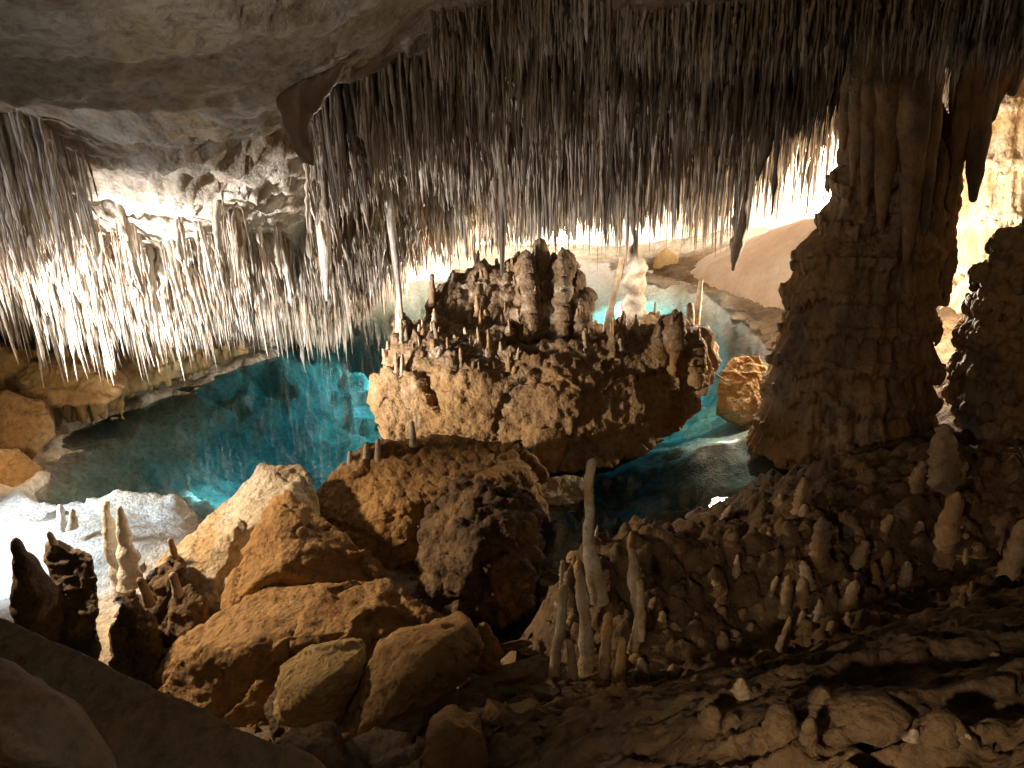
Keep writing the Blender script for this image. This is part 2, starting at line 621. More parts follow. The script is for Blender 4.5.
# ------------------------------------------------------------------ ceiling
CE = [
    (0, 2, 6.6), (-5, 2, 6.4), (5, 2, 6.6), (9, 3, 6.6), (-9, 3, 6.0), (0, 4.5, 6.3), (5, 5, 6.4), (-5, 4.5, 6.0),
    P3(450, 0, 7), P3(650, 0, 7), P3(850, -5, 7), P3(1000, -5, 7), P3(1150, -5, 7),
    P3(450, 85, 10), P3(450, 165, 13.5), P3(430, 205, 17), P3(440, 225, 21),
    P3(520, 60, 9.5), P3(520, 120, 13), P3(530, 165, 17), P3(540, 205, 22),
    P3(620, 50, 10), P3(600, 105, 14), P3(620, 155, 18), P3(630, 190, 24),
    P3(720, 40, 10), P3(720, 80, 14), P3(720, 135, 18), P3(720, 165, 22),
    P3(820, 25, 10), P3(820, 55, 14), P3(815, 85, 17), P3(800, 110, 20),
    P3(1000, 10, 10), P3(1000, 20, 14), P3(1000, 30, 18), P3(1150, 10, 12),
    P3(345, 85, 8.5), P3(345, 160, 10.5), P3(350, 225, 12.5), P3(370, 265, 15.5), P3(390, 250, 19),
    P3(200, 112, 7.2), P3(170, 175, 8.6), P3(200, 230, 10), P3(200, 262, 11.5), P3(240, 295, 14), P3(280, 300, 17),
    P3(20, 100, 7.2), P3(15, 170, 8.6), P3(15, 225, 10), P3(30, 280, 12), P3(60, 320, 14),
    P3(-200, 80, 7), P3(-200, 230, 10.5), P3(-150, 330, 13), P3(280, 75, 6.6),
    (-14, 18, 1.5), (-6, 26, 2.2), (5, 30, 3.0), (13, 22, 5), (-10, 22, 1.5),
]
ceil_h = RBF(CE)
CA, CR = 520, 480
x, y = polar(CA, CR, -66, 66, 1.8, 33)
z = ceil_h(x, y)
P = np.stack([x, y, z], 1)
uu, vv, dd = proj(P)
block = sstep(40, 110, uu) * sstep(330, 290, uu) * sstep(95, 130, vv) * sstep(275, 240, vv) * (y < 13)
d = 0.22 * fbm(P, 0.7, 4, 51) + 0.10 * fbm(P, 1.8, 4, 52, ridge=True) + 0.05 * knobs(P, 3, 53)
q = z * 3.2 + 1.3 * fbm(P, 0.9, 4, 56)
d += block * 0.14 * ((q % 1) - .3) * sstep(-.2, .2, fbm(P, 1.4, 2, 57))
d += block * (.08 * facets(P, 2.2, 60) + .03 * facets(P, 6, 62)) + .07 * facets(P, .9, 61)
d += block * 0.05 * fbm(P, 5, 4, 58, ridge=True)
zc = z - d
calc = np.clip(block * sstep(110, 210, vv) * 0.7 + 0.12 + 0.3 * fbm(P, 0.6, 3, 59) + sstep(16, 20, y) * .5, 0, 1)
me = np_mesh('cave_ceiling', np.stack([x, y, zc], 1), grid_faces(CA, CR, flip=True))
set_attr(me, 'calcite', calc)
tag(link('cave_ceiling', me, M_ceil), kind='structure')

# ------------------------------------------------------------------ cave walls (one curved sheet round the far side)
ctrl = np.array([(-14, 5), (-12.5, 10), (-11, 14), (-9, 19), (-6, 24), (-2, 27), (3, 28), (8, 26), (11, 21), (12, 16), (13, 11), (14, 5)], float)
tt = np.linspace(0, len(ctrl) - 1, 420)
cx = np.interp(tt, np.arange(len(ctrl)), ctrl[:, 0])
cy = np.interp(tt, np.arange(len(ctrl)), ctrl[:, 1])
for _ in range(30):
    cx[1:-1] = (cx[:-2] + cx[1:-1] + cx[2:]) / 3
    cy[1:-1] = (cy[:-2] + cy[1:-1] + cy[2:]) / 3
zz = np.linspace(-2.5, 7.5, 130)
X, Z = np.meshgrid(cx, zz, indexing='ij')
Y, _ = np.meshgrid(cy, zz, indexing='ij')
P = np.stack([X.ravel(), Y.ravel(), Z.ravel()], 1)
n = np.stack([P[:, 0], P[:, 1] - 14, 0 * P[:, 0]], 1)
n /= np.linalg.norm(n, axis=1)[:, None]
P2 = P - n * (0.8 * fbm(P * np.array([1, 1, .5]), 0.5, 5, 71) + 0.25 * fbm(P * np.array([2.2, 2.2, .25]), 1.2, 3, 72, ridge=True))[:, None]
tag(link('cave_wall', np_mesh('cave_wall', P2, grid_faces(len(tt), len(zz))), M_wall), kind='structure')


# ------------------------------------------------------------------ stalactites
def spike(rings, sides, s, gnarl=0.25, blunt=0.25, bend=0.06):
    """unit hanging spike: root at z=0 radius 1, tip at z=-1"""
    r = np.random.default_rng(s)
    t = np.linspace(0, 1, rings)
    rad = (1 - t) ** 0.75 * (1 - blunt) + blunt * (1 - t ** 6)
    rad *= 1 + gnarl * r.normal(size=rings) * (t > 0) * 0.5
    rad[-1] = 0.12 * blunt
    ph = r.uniform(0, 6.28, 2)
    bx = bend * np.sin(t * 3 + ph[0]) - bend * np.sin(ph[0])
    by = bend * np.sin(t * 3 + ph[1]) - bend * np.sin(ph[1])
    a = np.linspace(0, 2 * np.pi, sides, endpoint=False)
    lobes = 1 + 0.18 * np.sin(2 * a + r.uniform(0, 6)) + 0.1 * np.sin(3 * a + r.uniform(0, 6))
    V = np.zeros((rings, sides, 3))
    V[:, :, 0] = rad[:, None] * np.cos(a) * lobes
    V[:, :, 1] = rad[:, None] * np.sin(a) * lobes
    V[:, :, :2] *= 1 + gnarl * 0.35 * r.normal(size=(rings, sides, 1))
    V[:, :, 2] = -t[:, None]
    return V, np.stack([bx, by], 1)


TIPU = [-60, 0, 60, 130, 200, 260, 300, 350, 375, 400, 430, 480, 500, 540, 600, 650, 700, 740, 757, 780, 810, 850, 900, 1024]
TIPV = [350, 345, 388, 388, 352, 342, 372, 368, 345, 310, 265, 245, 262, 246, 246, 250, 246, 244, 205, 170, 135, 105, 130, 70]
recs = []   # x,y,z,L,r,tint,kind,u,v


def drop_region(n, sel, L, rr, tint, yr, dens=1.0, azr=(-36, 36), clump=1.0, seed=1, lift=0.08):
    r = np.random.default_rng(seed)
    az = np.radians(r.uniform(azr[0], azr[1], n))
    Y = np.exp(r.uniform(math.log(yr[0]), math.log(yr[1]), n))
    X = np.tan(az) * Y
    Zc = ceil_h(X, Y)
    Pn = np.stack([X, Y, Zc], 1)
    dd = 0.22 * fbm(Pn, 0.7, 4, 51) + 0.10 * fbm(Pn, 1.8, 4, 52, ridge=True)
    Zc = Zc - dd
    Pn[:, 2] = Zc
    u, v, _ = proj(Pn)
    cl = fbm(np.stack([X, Y, 0 * X], 1), 1.3, 3, 91)
    ok = sel(u, v, Y) & (cl * clump + r.uniform(-0.6, 0.6, n) > -0.25)
    Ls = L * np.exp(r.normal(0, 0.38, n)) * (1 + 0.7 * cl * clump)
    rs = rr * np.exp(r.normal(0, 0.5, n)) * (0.6 + 0.5 * Ls / L)
    tn = np.clip(tint + r.normal(0, 0.2, n) + 0.25 * fbm(Pn, 0.9, 2, 95), 0, 1)
    Ls = np.minimum(Ls, L * 1.9)
    Pt = Pn.copy()
    Pt[:, 2] = Zc - Ls
    ut, vt, _ = proj(Pt)
    lim = np.interp(ut, TIPU, TIPV) + r.normal(0, 9, n) + 4 - 48 * np.abs(fbm(np.stack([X, Y * .4, 0 * X], 1), 2.2, 3, 92)) + 10 - 22 * (r.uniform(0, 1, n) ** 2)
    glow = (ut > 740) & (ut < 850) & (Y > 12.5) & (r.uniform(0, 1, n) < .3)
    lim = np.where(glow, 225, lim)
    Ls = np.where(vt > lim, Ls * np.clip((lim - v) / np.maximum(vt - v, 1), 0, 1), Ls)
    rs = np.where(vt > lim, rs * .85, rs)
    Ls = np.minimum(Ls, Zc - 0.12)
    ok &= Ls > 0.05
    for k in np.nonzero(ok)[0]:
        recs.append((X[k], Y[k], Zc[k] + lift, Ls[k] + lift, rs[k], tn[k], u[k], v[k]))


inframe = lambda u, v: (u > -60) & (u < 1090)
# main brown mass over the centre
notcol = lambda u, v, Y: (u < 845) | (Y > 12.0) | ((Y < 8.6) & (u > 945))
drop_region(13000, lambda u, v, Y: (u > 320 + (v < 80) * 40) & (u < 1060) & notcol(u, v, Y), 0.60, 0.021, 0.24, (7.6, 25), azr=(-16, 36), seed=2, clump=1.7)
drop_region(8000, lambda u, v, Y: (u > 440) & (u < 850), 0.75, 0.022, 0.25, (13, 24), azr=(-6, 24), seed=22, clump=1.0)
# dense crust of short ones on the sloping part left of the centre
drop_region(5200, lambda u, v, Y: (u > 305) & (u < 520) & (v > 70), 0.44, 0.020, 0.46, (8, 19), azr=(-18, 2), seed=3, clump=0.5)
drop_region(4500, lambda u, v, Y: (u > 480) & (u < 1000) & notcol(u, v, Y), 0.30, 0.022, 0.32, (8, 20), azr=(-4, 34), seed=13, clump=0.5)
# near lip of the roof
drop_region(2200, lambda u, v, Y: (u > 430) & (u < 1060), 0.30, 0.012, 0.42, (6.6, 7.6), azr=(-8, 36), seed=4, clump=0.3)
# white fringe over the left of the lake
drop_region(8500, lambda u, v, Y: (u > -60) & (u < 340) & ((v > 222 + 16 * np.sin(u * .05) + 14 * np.sin(u * .13 + 1) + 10 * np.sin(u * .31)) | (u < 62 + 20 * np.sin(v * .1))) & (v > 95), 0.62, 0.017, 0.85, (7.4, 16.5), azr=(-40, -11), seed=5, clump=0.6)
drop_region(3200, lambda u, v, Y: (u > -60) & (u < 345) & (v > 245), 1.0, 0.018, 0.85, (9.5, 16.5), azr=(-40, -11), seed=25, clump=0.5)
drop_region(2600, lambda u, v, Y: (u > 520) & (u < 850), 1.5, 0.022, 0.3, (11, 18), azr=(-2, 26), seed=26, clump=1.2)
# long big ones
drop_region(240, lambda u, v, Y: (u > 430) & (u < 850), 1.2, 0.042, 0.34, (8, 19), azr=(-8, 30), seed=6, clump=0.3)

# fused bundles and little curtains: companions round some of the strands
rb = random.Random(17)
for k in rb.sample(range(len(recs)), min(1500, len(recs))):
    X, Y, Zr, L, r_, t, u, v = recs[k]
    if u > 1000 or L < .25:
        continue
    dx, dy = rb.uniform(-1, 1), rb.uniform(-.6, .6)
    line = rb.random() < .55
    recs.append((X, Y, Zr, L * rb.uniform(.45, .75), r_ * rb.uniform(1.8, 2.8), t, u, v))
    for j in range(rb.randint(4, 8)):
        if line:
            q = (j - 3) * .035 * rb.uniform(.7, 1.3)
            ox, oy = dx * q, dy * q
        else:
            ox, oy = rb.gauss(0, .05), rb.gauss(0, .05)
        recs.append((X + ox, Y + oy, Zr, L * rb.uniform(.35, .95), r_ * rb.uniform(.6, 1.15), min(1, max(0, t + rb.gauss(0, .1))), u, v))

# the biggest in the picture become things of their own, the rest one mass
R = np.array(recs)
R[:, 4] = np.minimum(R[:, 4], np.where(R[:, 1] < 8, .022, .055))
R[:, 4] = np.minimum(R[:, 4], R[:, 3] * .16)
scr = R[:, 3] * R[:, 4] / R[:, 1] ** 2
vis = (R[:, 6] > 5) & (R[:, 6] < 1019) & (R[:, 7] > -25) & (R[:, 7] < 360)
order = np.argsort(-np.where(vis, scr, 0))
solo = set(order[:230].tolist())

PROTO = []
for k in range(14):
    V, bd = spike(22, 9, 100 + k, 0.4, 0.2 + .03 * k, 0.0)
    bd2 = spike(22, 9, 100 + k, 0.4, 0.2 + .03 * k, 0.8)[1]
    V[:, :, :2] += bd2[:, None, :]
    me = np_mesh('stalactite', V.reshape(-1, 3), grid_faces(22, 9, wrap=True, flip=False))
    set_attr(me, 'tint', np.full(22 * 9, 0.15 + 0.06 * k))
    me.materials.append(M_strand)
    PROTO.append(me)


def strand_label(u, v, Y, t):
    if u < 300:
        return ('thin white stalactite hanging in the bright fringe above the left end of the lake', 'stalactites of the white fringe over the left of the lake')
    if u < 470:
        return ('slender brown and white stalactite on the sloping roof above the left side of the island', 'stalactites on the sloping roof left of the island')
    if Y < 7.7:
        return ('short thin tan stalactite in the nearest row along the top edge of the roof', 'stalactites of the nearest row along the roof lip')
    if u < 760:
        return ('long dark brown stalactite hanging in the dense mass above the island and far shore', 'dark stalactites of the mass above the island')
    return ('brown stalactite hanging beside the big column on the right in front of the glow', 'stalactites beside the big column')


for k in sorted(solo):
    X, Y, Z, L, r_, t, u, v = R[k]
    pk = min(13, max(0, int((t - 0.15) / 0.06 + random.uniform(-1, 1))))
    o = link('stalactite', PROTO[pk])
    o.location = (X, Y, Z)
    o.rotation_euler = (random.gauss(0, .025), random.gauss(0, .025), random.uniform(0, 6.28))
    o.scale = (r_, r_, L)
    lb, gp = strand_label(u, v, Y, t)
    tag(o, lb, 'stalactite', gp)

rest = [k for k in range(len(R)) if k not in solo]
ND, RI, SI = 30, 12, 5
lib = [spike(RI, SI, 300 + k, 0.62, 0.2 + 0.5 * ((k * 7) % 10) / 10, 0.7) for k in range(ND)]
Vs, Ts = [], []
for k in rest:
    X, Y, Z, L, r_, t, u, v = R[k]
    V, bd = lib[random.randrange(ND)]
    a = random.uniform(0, 6.28)
    c, s_ = math.cos(a), math.sin(a)
    Q = np.empty_like(V)
    vx, vy = V[:, :, 0] + bd[:, None, 0], V[:, :, 1] + bd[:, None, 1]
    lx, ly = random.gauss(0, .03), random.gauss(0, .03)
    Q[:, :, 2] = Z + V[:, :, 2] * L
    Q[:, :, 0] = X + (vx * c - vy * s_) * r_ + lx * V[:, :, 2] * L
    Q[:, :, 1] = Y + (vx * s_ + vy * c) * r_ + ly * V[:, :, 2] * L
    Vs.append(Q.reshape(-1, 3))
    Ts.append(np.full(RI * SI, t))
base = grid_faces(RI, SI, wrap=True)
Fs = (base[None] + (np.arange(len(rest)) * RI * SI)[:, None, None]).reshape(-1, 4)
me = np_mesh('stalactites', np.concatenate(Vs), Fs)
set_attr(me, 'tint', np.concatenate(Ts))
tag(link('stalactites', me, M_strand), 'dense mass of countless thin stalactites covering the cave roof above the lake', 'stalactites', kind='stuff')
print('strands', len(R))


def lathe_path(name, path, radii, mat, sides=14, s=0, gnarl=0.12, tint=0.5, sub=6, parent=None):
    """a spike that follows a world path, with uneven rings"""
    path = np.array(path, float)
    tq = np.linspace(0, len(path) - 1, (len(path) - 1) * sub + 1)
    C = np.stack([np.interp(tq, np.arange(len(path)), path[:, k]) for k in range(3)], 1)
    for _ in range(2):
        C[1:-1] = (C[:-2] + 2 * C[1:-1] + C[2:]) / 4
    Rr = np.interp(tq, np.arange(len(radii)), radii)
    a = np.linspace(0, 2 * np.pi, sides, endpoint=False)
    V = np.zeros((len(C), sides, 3))
    V[:, :, 0] = C[:, None, 0] + Rr[:, None] * np.cos(a)
    V[:, :, 1] = C[:, None, 1] + Rr[:, None] * np.sin(a)
    V[:, :, 2] = C[:, None, 2]
    # round off both ends
    top = C[-1] + (C[-1] - C[-2]) / (np.linalg.norm(C[-1] - C[-2]) + 1e-6) * Rr[-1] * 0.6
    V = np.concatenate([V, (top[None, None] + (V[-1:] - C[-1]) * 0.45)], 0)
    V = np.concatenate([V, np.repeat(top[None, None] + 0 * V[-1:], 1, 0) + (V[-1:] - top) * 0.05 + np.array([0, 0, Rr[-1] * .15])], 0)
    n = len(V)
    P = V.reshape(-1, 3)
    Cc = np.repeat(np.concatenate([C, [top, top]], 0), sides, 0)
    out = P - Cc
    ln = np.linalg.norm(out, axis=1)[:, None] + 1e-6
    rm = float(np.mean(radii))
    k = gnarl * rm * (1.2 * fbm(P, 0.7 / rm, 3, s) + 0.8 * fbm(P * np.array([.25, .25, 1]), 0.9 / rm, 2, s + 5))
    P = P + out / ln * k[:, None] * (ln / rm).clip(0, 1)
    me = np_mesh(name, P, grid_faces(n, sides, wrap=True))
    set_attr(me, 'tint', np.full(len(P), tint))
    base_ = C[0].copy()
    set_v(me, P - base_)
    o = link(name, me, mat, parent)
    o.location = base_
    return o


# a few stalactites that stand out
def hang(pts, radii_px, label, tint=0.5, s=0, gnarl=0.18, mat=None, name='stalactite', cat='stalactite'):
    P = [pix(*p) for p in pts]
    Rr = [w * p[2] / F_ / 2 for w, p in zip(radii_px, pts)]
    o = lathe_path(name, P, Rr, mat or M_strand, 12, s, gnarl, tint)
    return tag(o, label, cat)


hang([(383, 120, 11.5), (388, 200, 11.5), (396, 260, 11.5), (402, 318, 11.5)], [7, 9, 8, 2.5],
     'longest pale thin stalactite reaching almost to the water left of the island', 0.6, 1)
hang([(318, 150, 11), (325, 250, 11), (327, 300, 11)], [20, 14, 4], 'thick white stalactite at the right end of the flaky white ledge', 0.95, 2)
hang([(500, 60, 10), (503, 130, 10), (503, 200, 10), (502, 275, 10)], [9, 10, 8, 3], 'thick dark stalactite pointing down at the broken stump on the island', 0.25, 3, 0.3)
hang([(757, 50, 12), (749, 130, 12), (743, 200, 12), (738, 240, 12), (733, 270, 12)], [13, 14, 16, 11, 3], 'thick dark brown stalactite ending in a ragged tip over the pink flowstone bank', 0.1, 4, 0.75)
hang([(795, 0, 8.5), (780, 80, 8.5), (765, 150, 8.5), (757, 180, 8.5)], [16, 18, 12, 3], 'long smooth brown stalactite left of the glow beside the big column', 0.2, 5)
hang([(640, 60, 12), (642, 160, 12), (645, 215, 12)], [18, 18, 4], 'knobbly pale brown stalactite in the middle of the dark mass', 0.4, 6, 0.4)
hang([(708, 0, 7.5), (706, 60, 7.5), (703, 130, 7.5)], [9, 9, 3], 'thin long tan stalactite beside the grey drapery sheet', 0.4, 8)


def sheet(name, pl, thick, mat, label, cat, s=0, wave=0.03):
    """curtain of flowstone with real thickness"""
    P = [pix(*p) for p in pl]
    bm = bmesh.new()
    vs = [bm.verts.new(p) for p in P]
    f = bm.faces.new(vs)
    r = bmesh.ops.extrude_face_region(bm, geom=[f])
    for v in r['geom']:
        if isinstance(v, bmesh.types.BMVert):
            v.co += Vector((thick * .3, thick, 0))
    bmesh.ops.recalc_face_normals(bm, faces=bm.faces[:])
    me = remeshed(bm, thick * 0.35)
    V, N = get_vn(me)
    V[:, 1] += wave * np.sin(V[:, 0] * 14 + V[:, 2] * 2 + s)
    V += N * (0.015 * fbm(V, 5, 3, s))[:, None]
    c = V.mean(0)
    set_v(me, V - c)
    o = link(name, me, mat)
    o.location = c
    return tag(o, label, cat)


sheet('drapery', [(722, -10, 7.4), (760, -10, 7.5), (752, 30, 7.5), (738, 70, 7.5), (722, 92, 7.5), (716, 70, 7.4), (720, 30, 7.4)], 0.08, M_strand,
      'grey triangular drapery sheet hanging from the roof edge at top right of centre', 'drapery', 1)
sheet('drapery', [(272, 96, 5.9), (300, 80, 5.85), (345, 60, 5.85), (326, 92, 5.9), (312, 115, 6.0), (309, 140, 6.0), (313, 166, 6.0), (301, 164, 6.0), (289, 148, 5.95), (280, 122, 5.9)], 0.09, M_flap,
      'smooth brown stone flap hanging below the right edge of the grey overhang', 'drapery', 2, 0.02)

# ------------------------------------------------------------------ overhang top left
rock('rock_overhang', [
    dict(pl=[(-120, 92, 5.4), (0, 98, 5.6), (60, 108, 5.7), (150, 106, 5.9), (235, 112, 6.1), (285, 102, 6.2), (335, 62, 6.2), (385, 34, 6.2), (440, -6, 6.2), (440, -60, 6.0), (-120, -60, 4.6)],
         back=0.9, down=-0.8, shrink=0.95, front=[(0, 20, 4.8), (200, 20, 5.0), (330, -10, 5.2)]),
    dict(pl=[(-120, 38, 3.6), (0, 44, 3.8), (50, 56, 3.9), (120, 52, 4.0), (240, 34, 4.2), (330, 12, 4.4), (390, -28, 4.5), (350, -90, 3.9), (-120, -90, 3.0)],
         back=0.5, down=-0.6, shrink=0.95, front=[(60, -10, 3.5), (220, -20, 3.7)]),
], M_over, 'smooth grey rock overhang filling the top left corner of the cave roof', 'rock overhang', 0.045, 5, amp=0.09, scale=0.9, ridge=0.5, fine=0.035, fscale=6, facet=.06, fsc=1.6, strata=.03)

# ------------------------------------------------------------------ island
isl = [
    dict(pl=[(374, 418, 11.4), (378, 385, 11.5), (392, 345, 11.8), (430, 322, 12.0), (490, 330, 12.0), (530, 350, 11.6), (535, 400, 11.0), (528, 425, 10.8), (440, 440, 11.0), (400, 435, 11.2)], back=2.0, down=0.5, shrink=0.9, front=[(470, 370, 11.0), (450, 410, 10.9)]),
    dict(pl=[(500, 350, 11.4), (560, 345, 11.3), (640, 345, 11.4), (690, 330, 11.6), (702, 350, 11.6), (700, 390, 11.4), (690, 420, 11.0), (640, 445, 10.6), (580, 455, 10.4), (535, 440, 10.5), (505, 410, 10.8)], back=2.4, down=0.4, shrink=0.9, front=[(600, 375, 10.9), (560, 400, 10.6)]),
    dict(pl=[(525, 445, 10.5), (560, 470, 10.0), (610, 468, 10.1), (680, 430, 10.9), (690, 410, 11.2), (600, 400, 11.2), (540, 410, 10.8)], back=1.2, down=0.5, shrink=0.8),
    dict(pl=[(425, 330, 12.4), (430, 302, 12.6), (455, 284, 12.7), (490, 276, 12.7), (520, 264, 12.7), (560, 266, 12.6), (576, 282, 12.5), (582, 335, 12.2), (560, 350, 11.9), (450, 345, 12)], back=1.2, down=0.2, shrink=0.85),
    dict(pl=[(520, 345, 11.9), (523, 290, 12.1), (530, 262, 12.2), (555, 262, 12.2), (574, 275, 12.2), (580, 340, 11.9)], back=0.7, down=0.1, shrink=0.8),
    dict(pl=[(660, 350, 11.5), (668, 336, 11.7), (698, 332, 11.8), (706, 350, 11.7), (700, 385, 11.4), (672, 390, 11.2)], back=0.9, down=0.1, shrink=0.85),
    dict(pl=[(374, 425, 11.3), (390, 400, 11.3), (530, 400, 10.9), (530, 440, 10.6), (450, 450, 10.8), (385, 440, 11.1)], back=1.5, down=1.2, shrink=0.9),
]
for u0, u1, vt, vb, Yp in [(524, 534, 258, 350, 11.85), (556, 570, 260, 345, 11.85), (574, 587, 296, 350, 11.8),
                           (654, 663, 334, 375, 11.2), (671, 681, 322, 395, 11.1), (690, 701, 330, 392, 11.2), (608, 622, 332, 360, 11.1), (402, 409, 325, 360, 11.7)]:
    isl.append(dict(pl=[(u0, vb, Yp), (u0 + 2, (vt + vb) / 2, Yp + .1), (u0 + 3, vt, Yp + .2), (u1 - 3, vt - 2, Yp + .2), (u1 - 1, (vt + vb) / 2, Yp + .1), (u1, vb, Yp)], back=.35, down=0, shrink=.9, front=[((u0 + u1) / 2, vb, Yp - .12), ((u0 + u1) / 2, vt + 4, Yp + .05)]))
t = empty('rock_island', pix(540, 430, 11.5))
tag(t, 'craggy limestone island with overhanging sides rising from the middle of the lake', 'rock island')
TW = (3, 4)
IV, IF = [], []


def island_part(name, polys):
    bm = bmesh.new()
    for p in polys:
        hull_into(bm, outline_pts(**p))
    me = remeshed(bm, 0.028)
    V, N = get_vn(me)
    up = np.clip(N[:, 2], 0, 1)
    side = 1 - np.abs(N[:, 2])
    upper = sstep(1.0, 1.9, V[:, 2])
    fl = np.array([3.2, 3.2, .3])
    d = 0.06 * fbm(V, 1.4, 4, 201) + 0.05 * fbm(V, 3.0, 4, 202, ridge=True) + 0.03 * fbm(V, 9, 4, 203)
    low = 1 - .8 * upper
    d += low * (0.17 * facets(V, 1.0, 211) + 0.05 * facets(V, 3.4, 212)) + upper * .03 * fbm(V, 14, 3, 218)
    d += (0.01 + 0.06 * np.maximum(up, upper)) * knobs(V * np.array([1, 1, .5]), 6.0, 204) * 1.4
    d += side * upper * (0.13 * fbm(V * fl, 1.5, 3, 206, ridge=True) + .05 * fbm(V * fl, 3.4, 3, 216, ridge=True))
    d += side * sstep(1.9, 2.6, V[:, 0]) * 0.16 * fbm(V * fl, 1.6, 3, 207, ridge=True)
    V = V + N * d[:, None]
    V[:, 2] += up * upper * 0.3 * np.clip(fbm(V * np.array([1, 1, .2]), 5.0, 2, 209), 0, 1)
    crust = np.clip(upper * .9 + up * .5 + 0.5 * fbm(V, 1.2, 3, 213), 0, 1)
    set_attr(me, 'crust', crust)
    k0 = sum(len(q) for q in IV)
    IV.append(V.copy())
    IF.extend([tuple(k0 + i for i in p.vertices) for p in me.polygons])
    set_v(me, V - np.array(t.location))
    me.name = name
    link(name, me, M_island, t)


island_part('base', [p for k, p in enumerate(isl) if k not in TW and not (k > 6 and max(q[0] for q in p['pl']) < 590 and min(q[0] for q in p['pl']) > 500)])
island_part('pinnacle', [p for k, p in enumerate(isl) if k in TW or (k > 6 and max(q[0] for q in p['pl']) < 590 and min(q[0] for q in p['pl']) > 500)])
from mathutils.bvhtree import BVHTree
BV = BVHTree.FromPolygons([Vector(v) for v in np.concatenate(IV)], IF)


def hit(bv, u, v):
    d = ray(u, v)
    h = bv.ray_cast(Vector(CAM), Vector(d).normalized())
    return None if h[0] is None else np.array(h[0])


# ------------------------------------------------------------------ stalagmites
SPROTO = []
for k in range(10):
    r = np.random.default_rng(700 + k)
    n, sd = 16, 12
    t = np.linspace(0, 1, n)
    bl = 0.6 if k % 3 == 0 else 0.32
    rad = (1.0 - bl * t ** (0.7 if k % 3 == 0 else 1.4)) * (1 + 0.13 * r.normal(size=n))
    rad *= np.sqrt(np.clip(1 - ((t - .72) / .285).clip(0, 1) ** 2, 0.03, 1))
    rad[0] *= 1.7
    rad[1] *= 1.25
    a = np.linspace(0, 2 * np.pi, sd, endpoint=False)
    V = np.zeros((n, sd, 3))
    lob = 1 + 0.12 * np.sin(2 * a + r.uniform(0, 6)) + 0.08 * np.sin(5 * a + r.uniform(0, 6))
    bx = 0.5 * np.sin(t * 2.5 + r.uniform(0, 6))
    by = 0.5 * np.sin(t * 2.5 + r.uniform(0, 6))
    V[:, :, 0] = rad[:, None] * np.cos(a) * lob + (bx - bx[0])[:, None] * .5
    V[:, :, 1] = rad[:, None] * np.sin(a) * lob + (by - by[0])[:, None] * .5
    V[:, :, :2] *= 1 + 0.06 * r.normal(size=(n, sd, 1))
    V[:, :, 2] = t[:, None]
    P = V.reshape(-1, 3)
    F4 = grid_faces(n, sd, wrap=True)
    cap = np.array([[(n - 1) * sd + (i), (n - 1) * sd + (i + 1), (n - 1) * sd + (sd - 2 - i), (n - 1) * sd + (sd - 1 - i)] for i in range(sd // 2 - 1)])
    me = np_mesh('stalagmite', P, np.concatenate([F4, cap]))
    set_attr(me, 'tint', np.full(len(P), -0.1 + 0.1 * k))
    me.materials.append(M_stag)
    SPROTO.append(me)


def stub(p, h, r_, tint, label, group=None, lean=0.08, cat='stalagmite'):
    k = min(9, max(0, int(round((tint + 0.1) / 0.1 + random.uniform(-.6, .6)))))
    o = link('stalagmite', SPROTO[k])
    o.location = (p[0], p[1], p[2] - 0.12 * h - 0.02)
    o.scale = (r_, r_ * random.uniform(.85, 1.15), h * 1.12)
    o.rotation_euler = (random.gauss(0, lean), random.gauss(0, lean), random.uniform(0, 6.28))
    return tag(o, label, cat, group)


# on the island: the ones that stand out
def isl_stub(u, v_top, v_base, w, Y, tint, label, group=None, gn=0.25, s=0, lean_px=0):
    b = pix(u + lean_px, v_base + 6, Y)
    t = pix(u, v_top, Y)
    m1 = b * .66 + t * .34
    m2 = b * .33 + t * .67
    r0 = w * Y / F_ / 2
    o = lathe_path('stalagmite', [b, m1, m2, t], [r0 * 1.25, r0 * 1.05, r0 * .95, r0 * .8], M_stag, 16, s, gn, tint, sub=8)
    return tag(o, label, 'stalagmite', group)


isl_stub(540, 246, 330, 27, 12.25, 0.05, 'broken off flat topped stalagmite stump, tallest on the island', s=1, gn=0.35)
_wc = [(634, 340, 30), (637, 322, 24), (631, 308, 28), (637, 294, 19), (633, 280, 25), (637, 266, 18), (634, 252, 13), (636, 240, 7), (635, 231, 4)]
tag(lathe_path('stalagmite', [pix(a, b, 13.2) for a, b, c_ in _wc], [c_ * 13.2 / F_ / 2 for a, b, c_ in _wc], M_stag, 18, 2, .5, .95, sub=6),
    'brightly lit white stalagmite column behind the right half of the island', 'stalagmite')
isl_stub(622, 258, 325, 7, 13.0, 0.3, 'thin leaning brown stalagmite against the white column behind the island', s=3, lean_px=-16)
isl_stub(701, 280, 330, 6, 12.6, 0.7, 'needle thin pale stalagmite at the far right tip of the island', s=4, lean_px=-6)
isl_stub(690, 305, 335, 10, 12.2, 0.6, 'short pointed pale stalagmite beside the needle at the right tip of the island', s=5)
isl_stub(676, 312, 345, 12, 11.8, 0.2, 'blunt brown stalagmite rising from the orange right end of the island', s=6)
isl_stub(570, 255, 290, 11, 12.4, 0.1, 'small dark stalagmite on the right shoulder of the island tower', s=7)
isl_stub(432, 275, 300, 7, 12.5, 0.1, 'small dark pointed stalagmite on the left shoulder of the island tower', s=8)
isl_stub(399, 290, 345, 7, 11.9, 0.95, 'thin white stalagmite on the far left end of the island', s=9)
cnt = 0
r = random.Random(5)
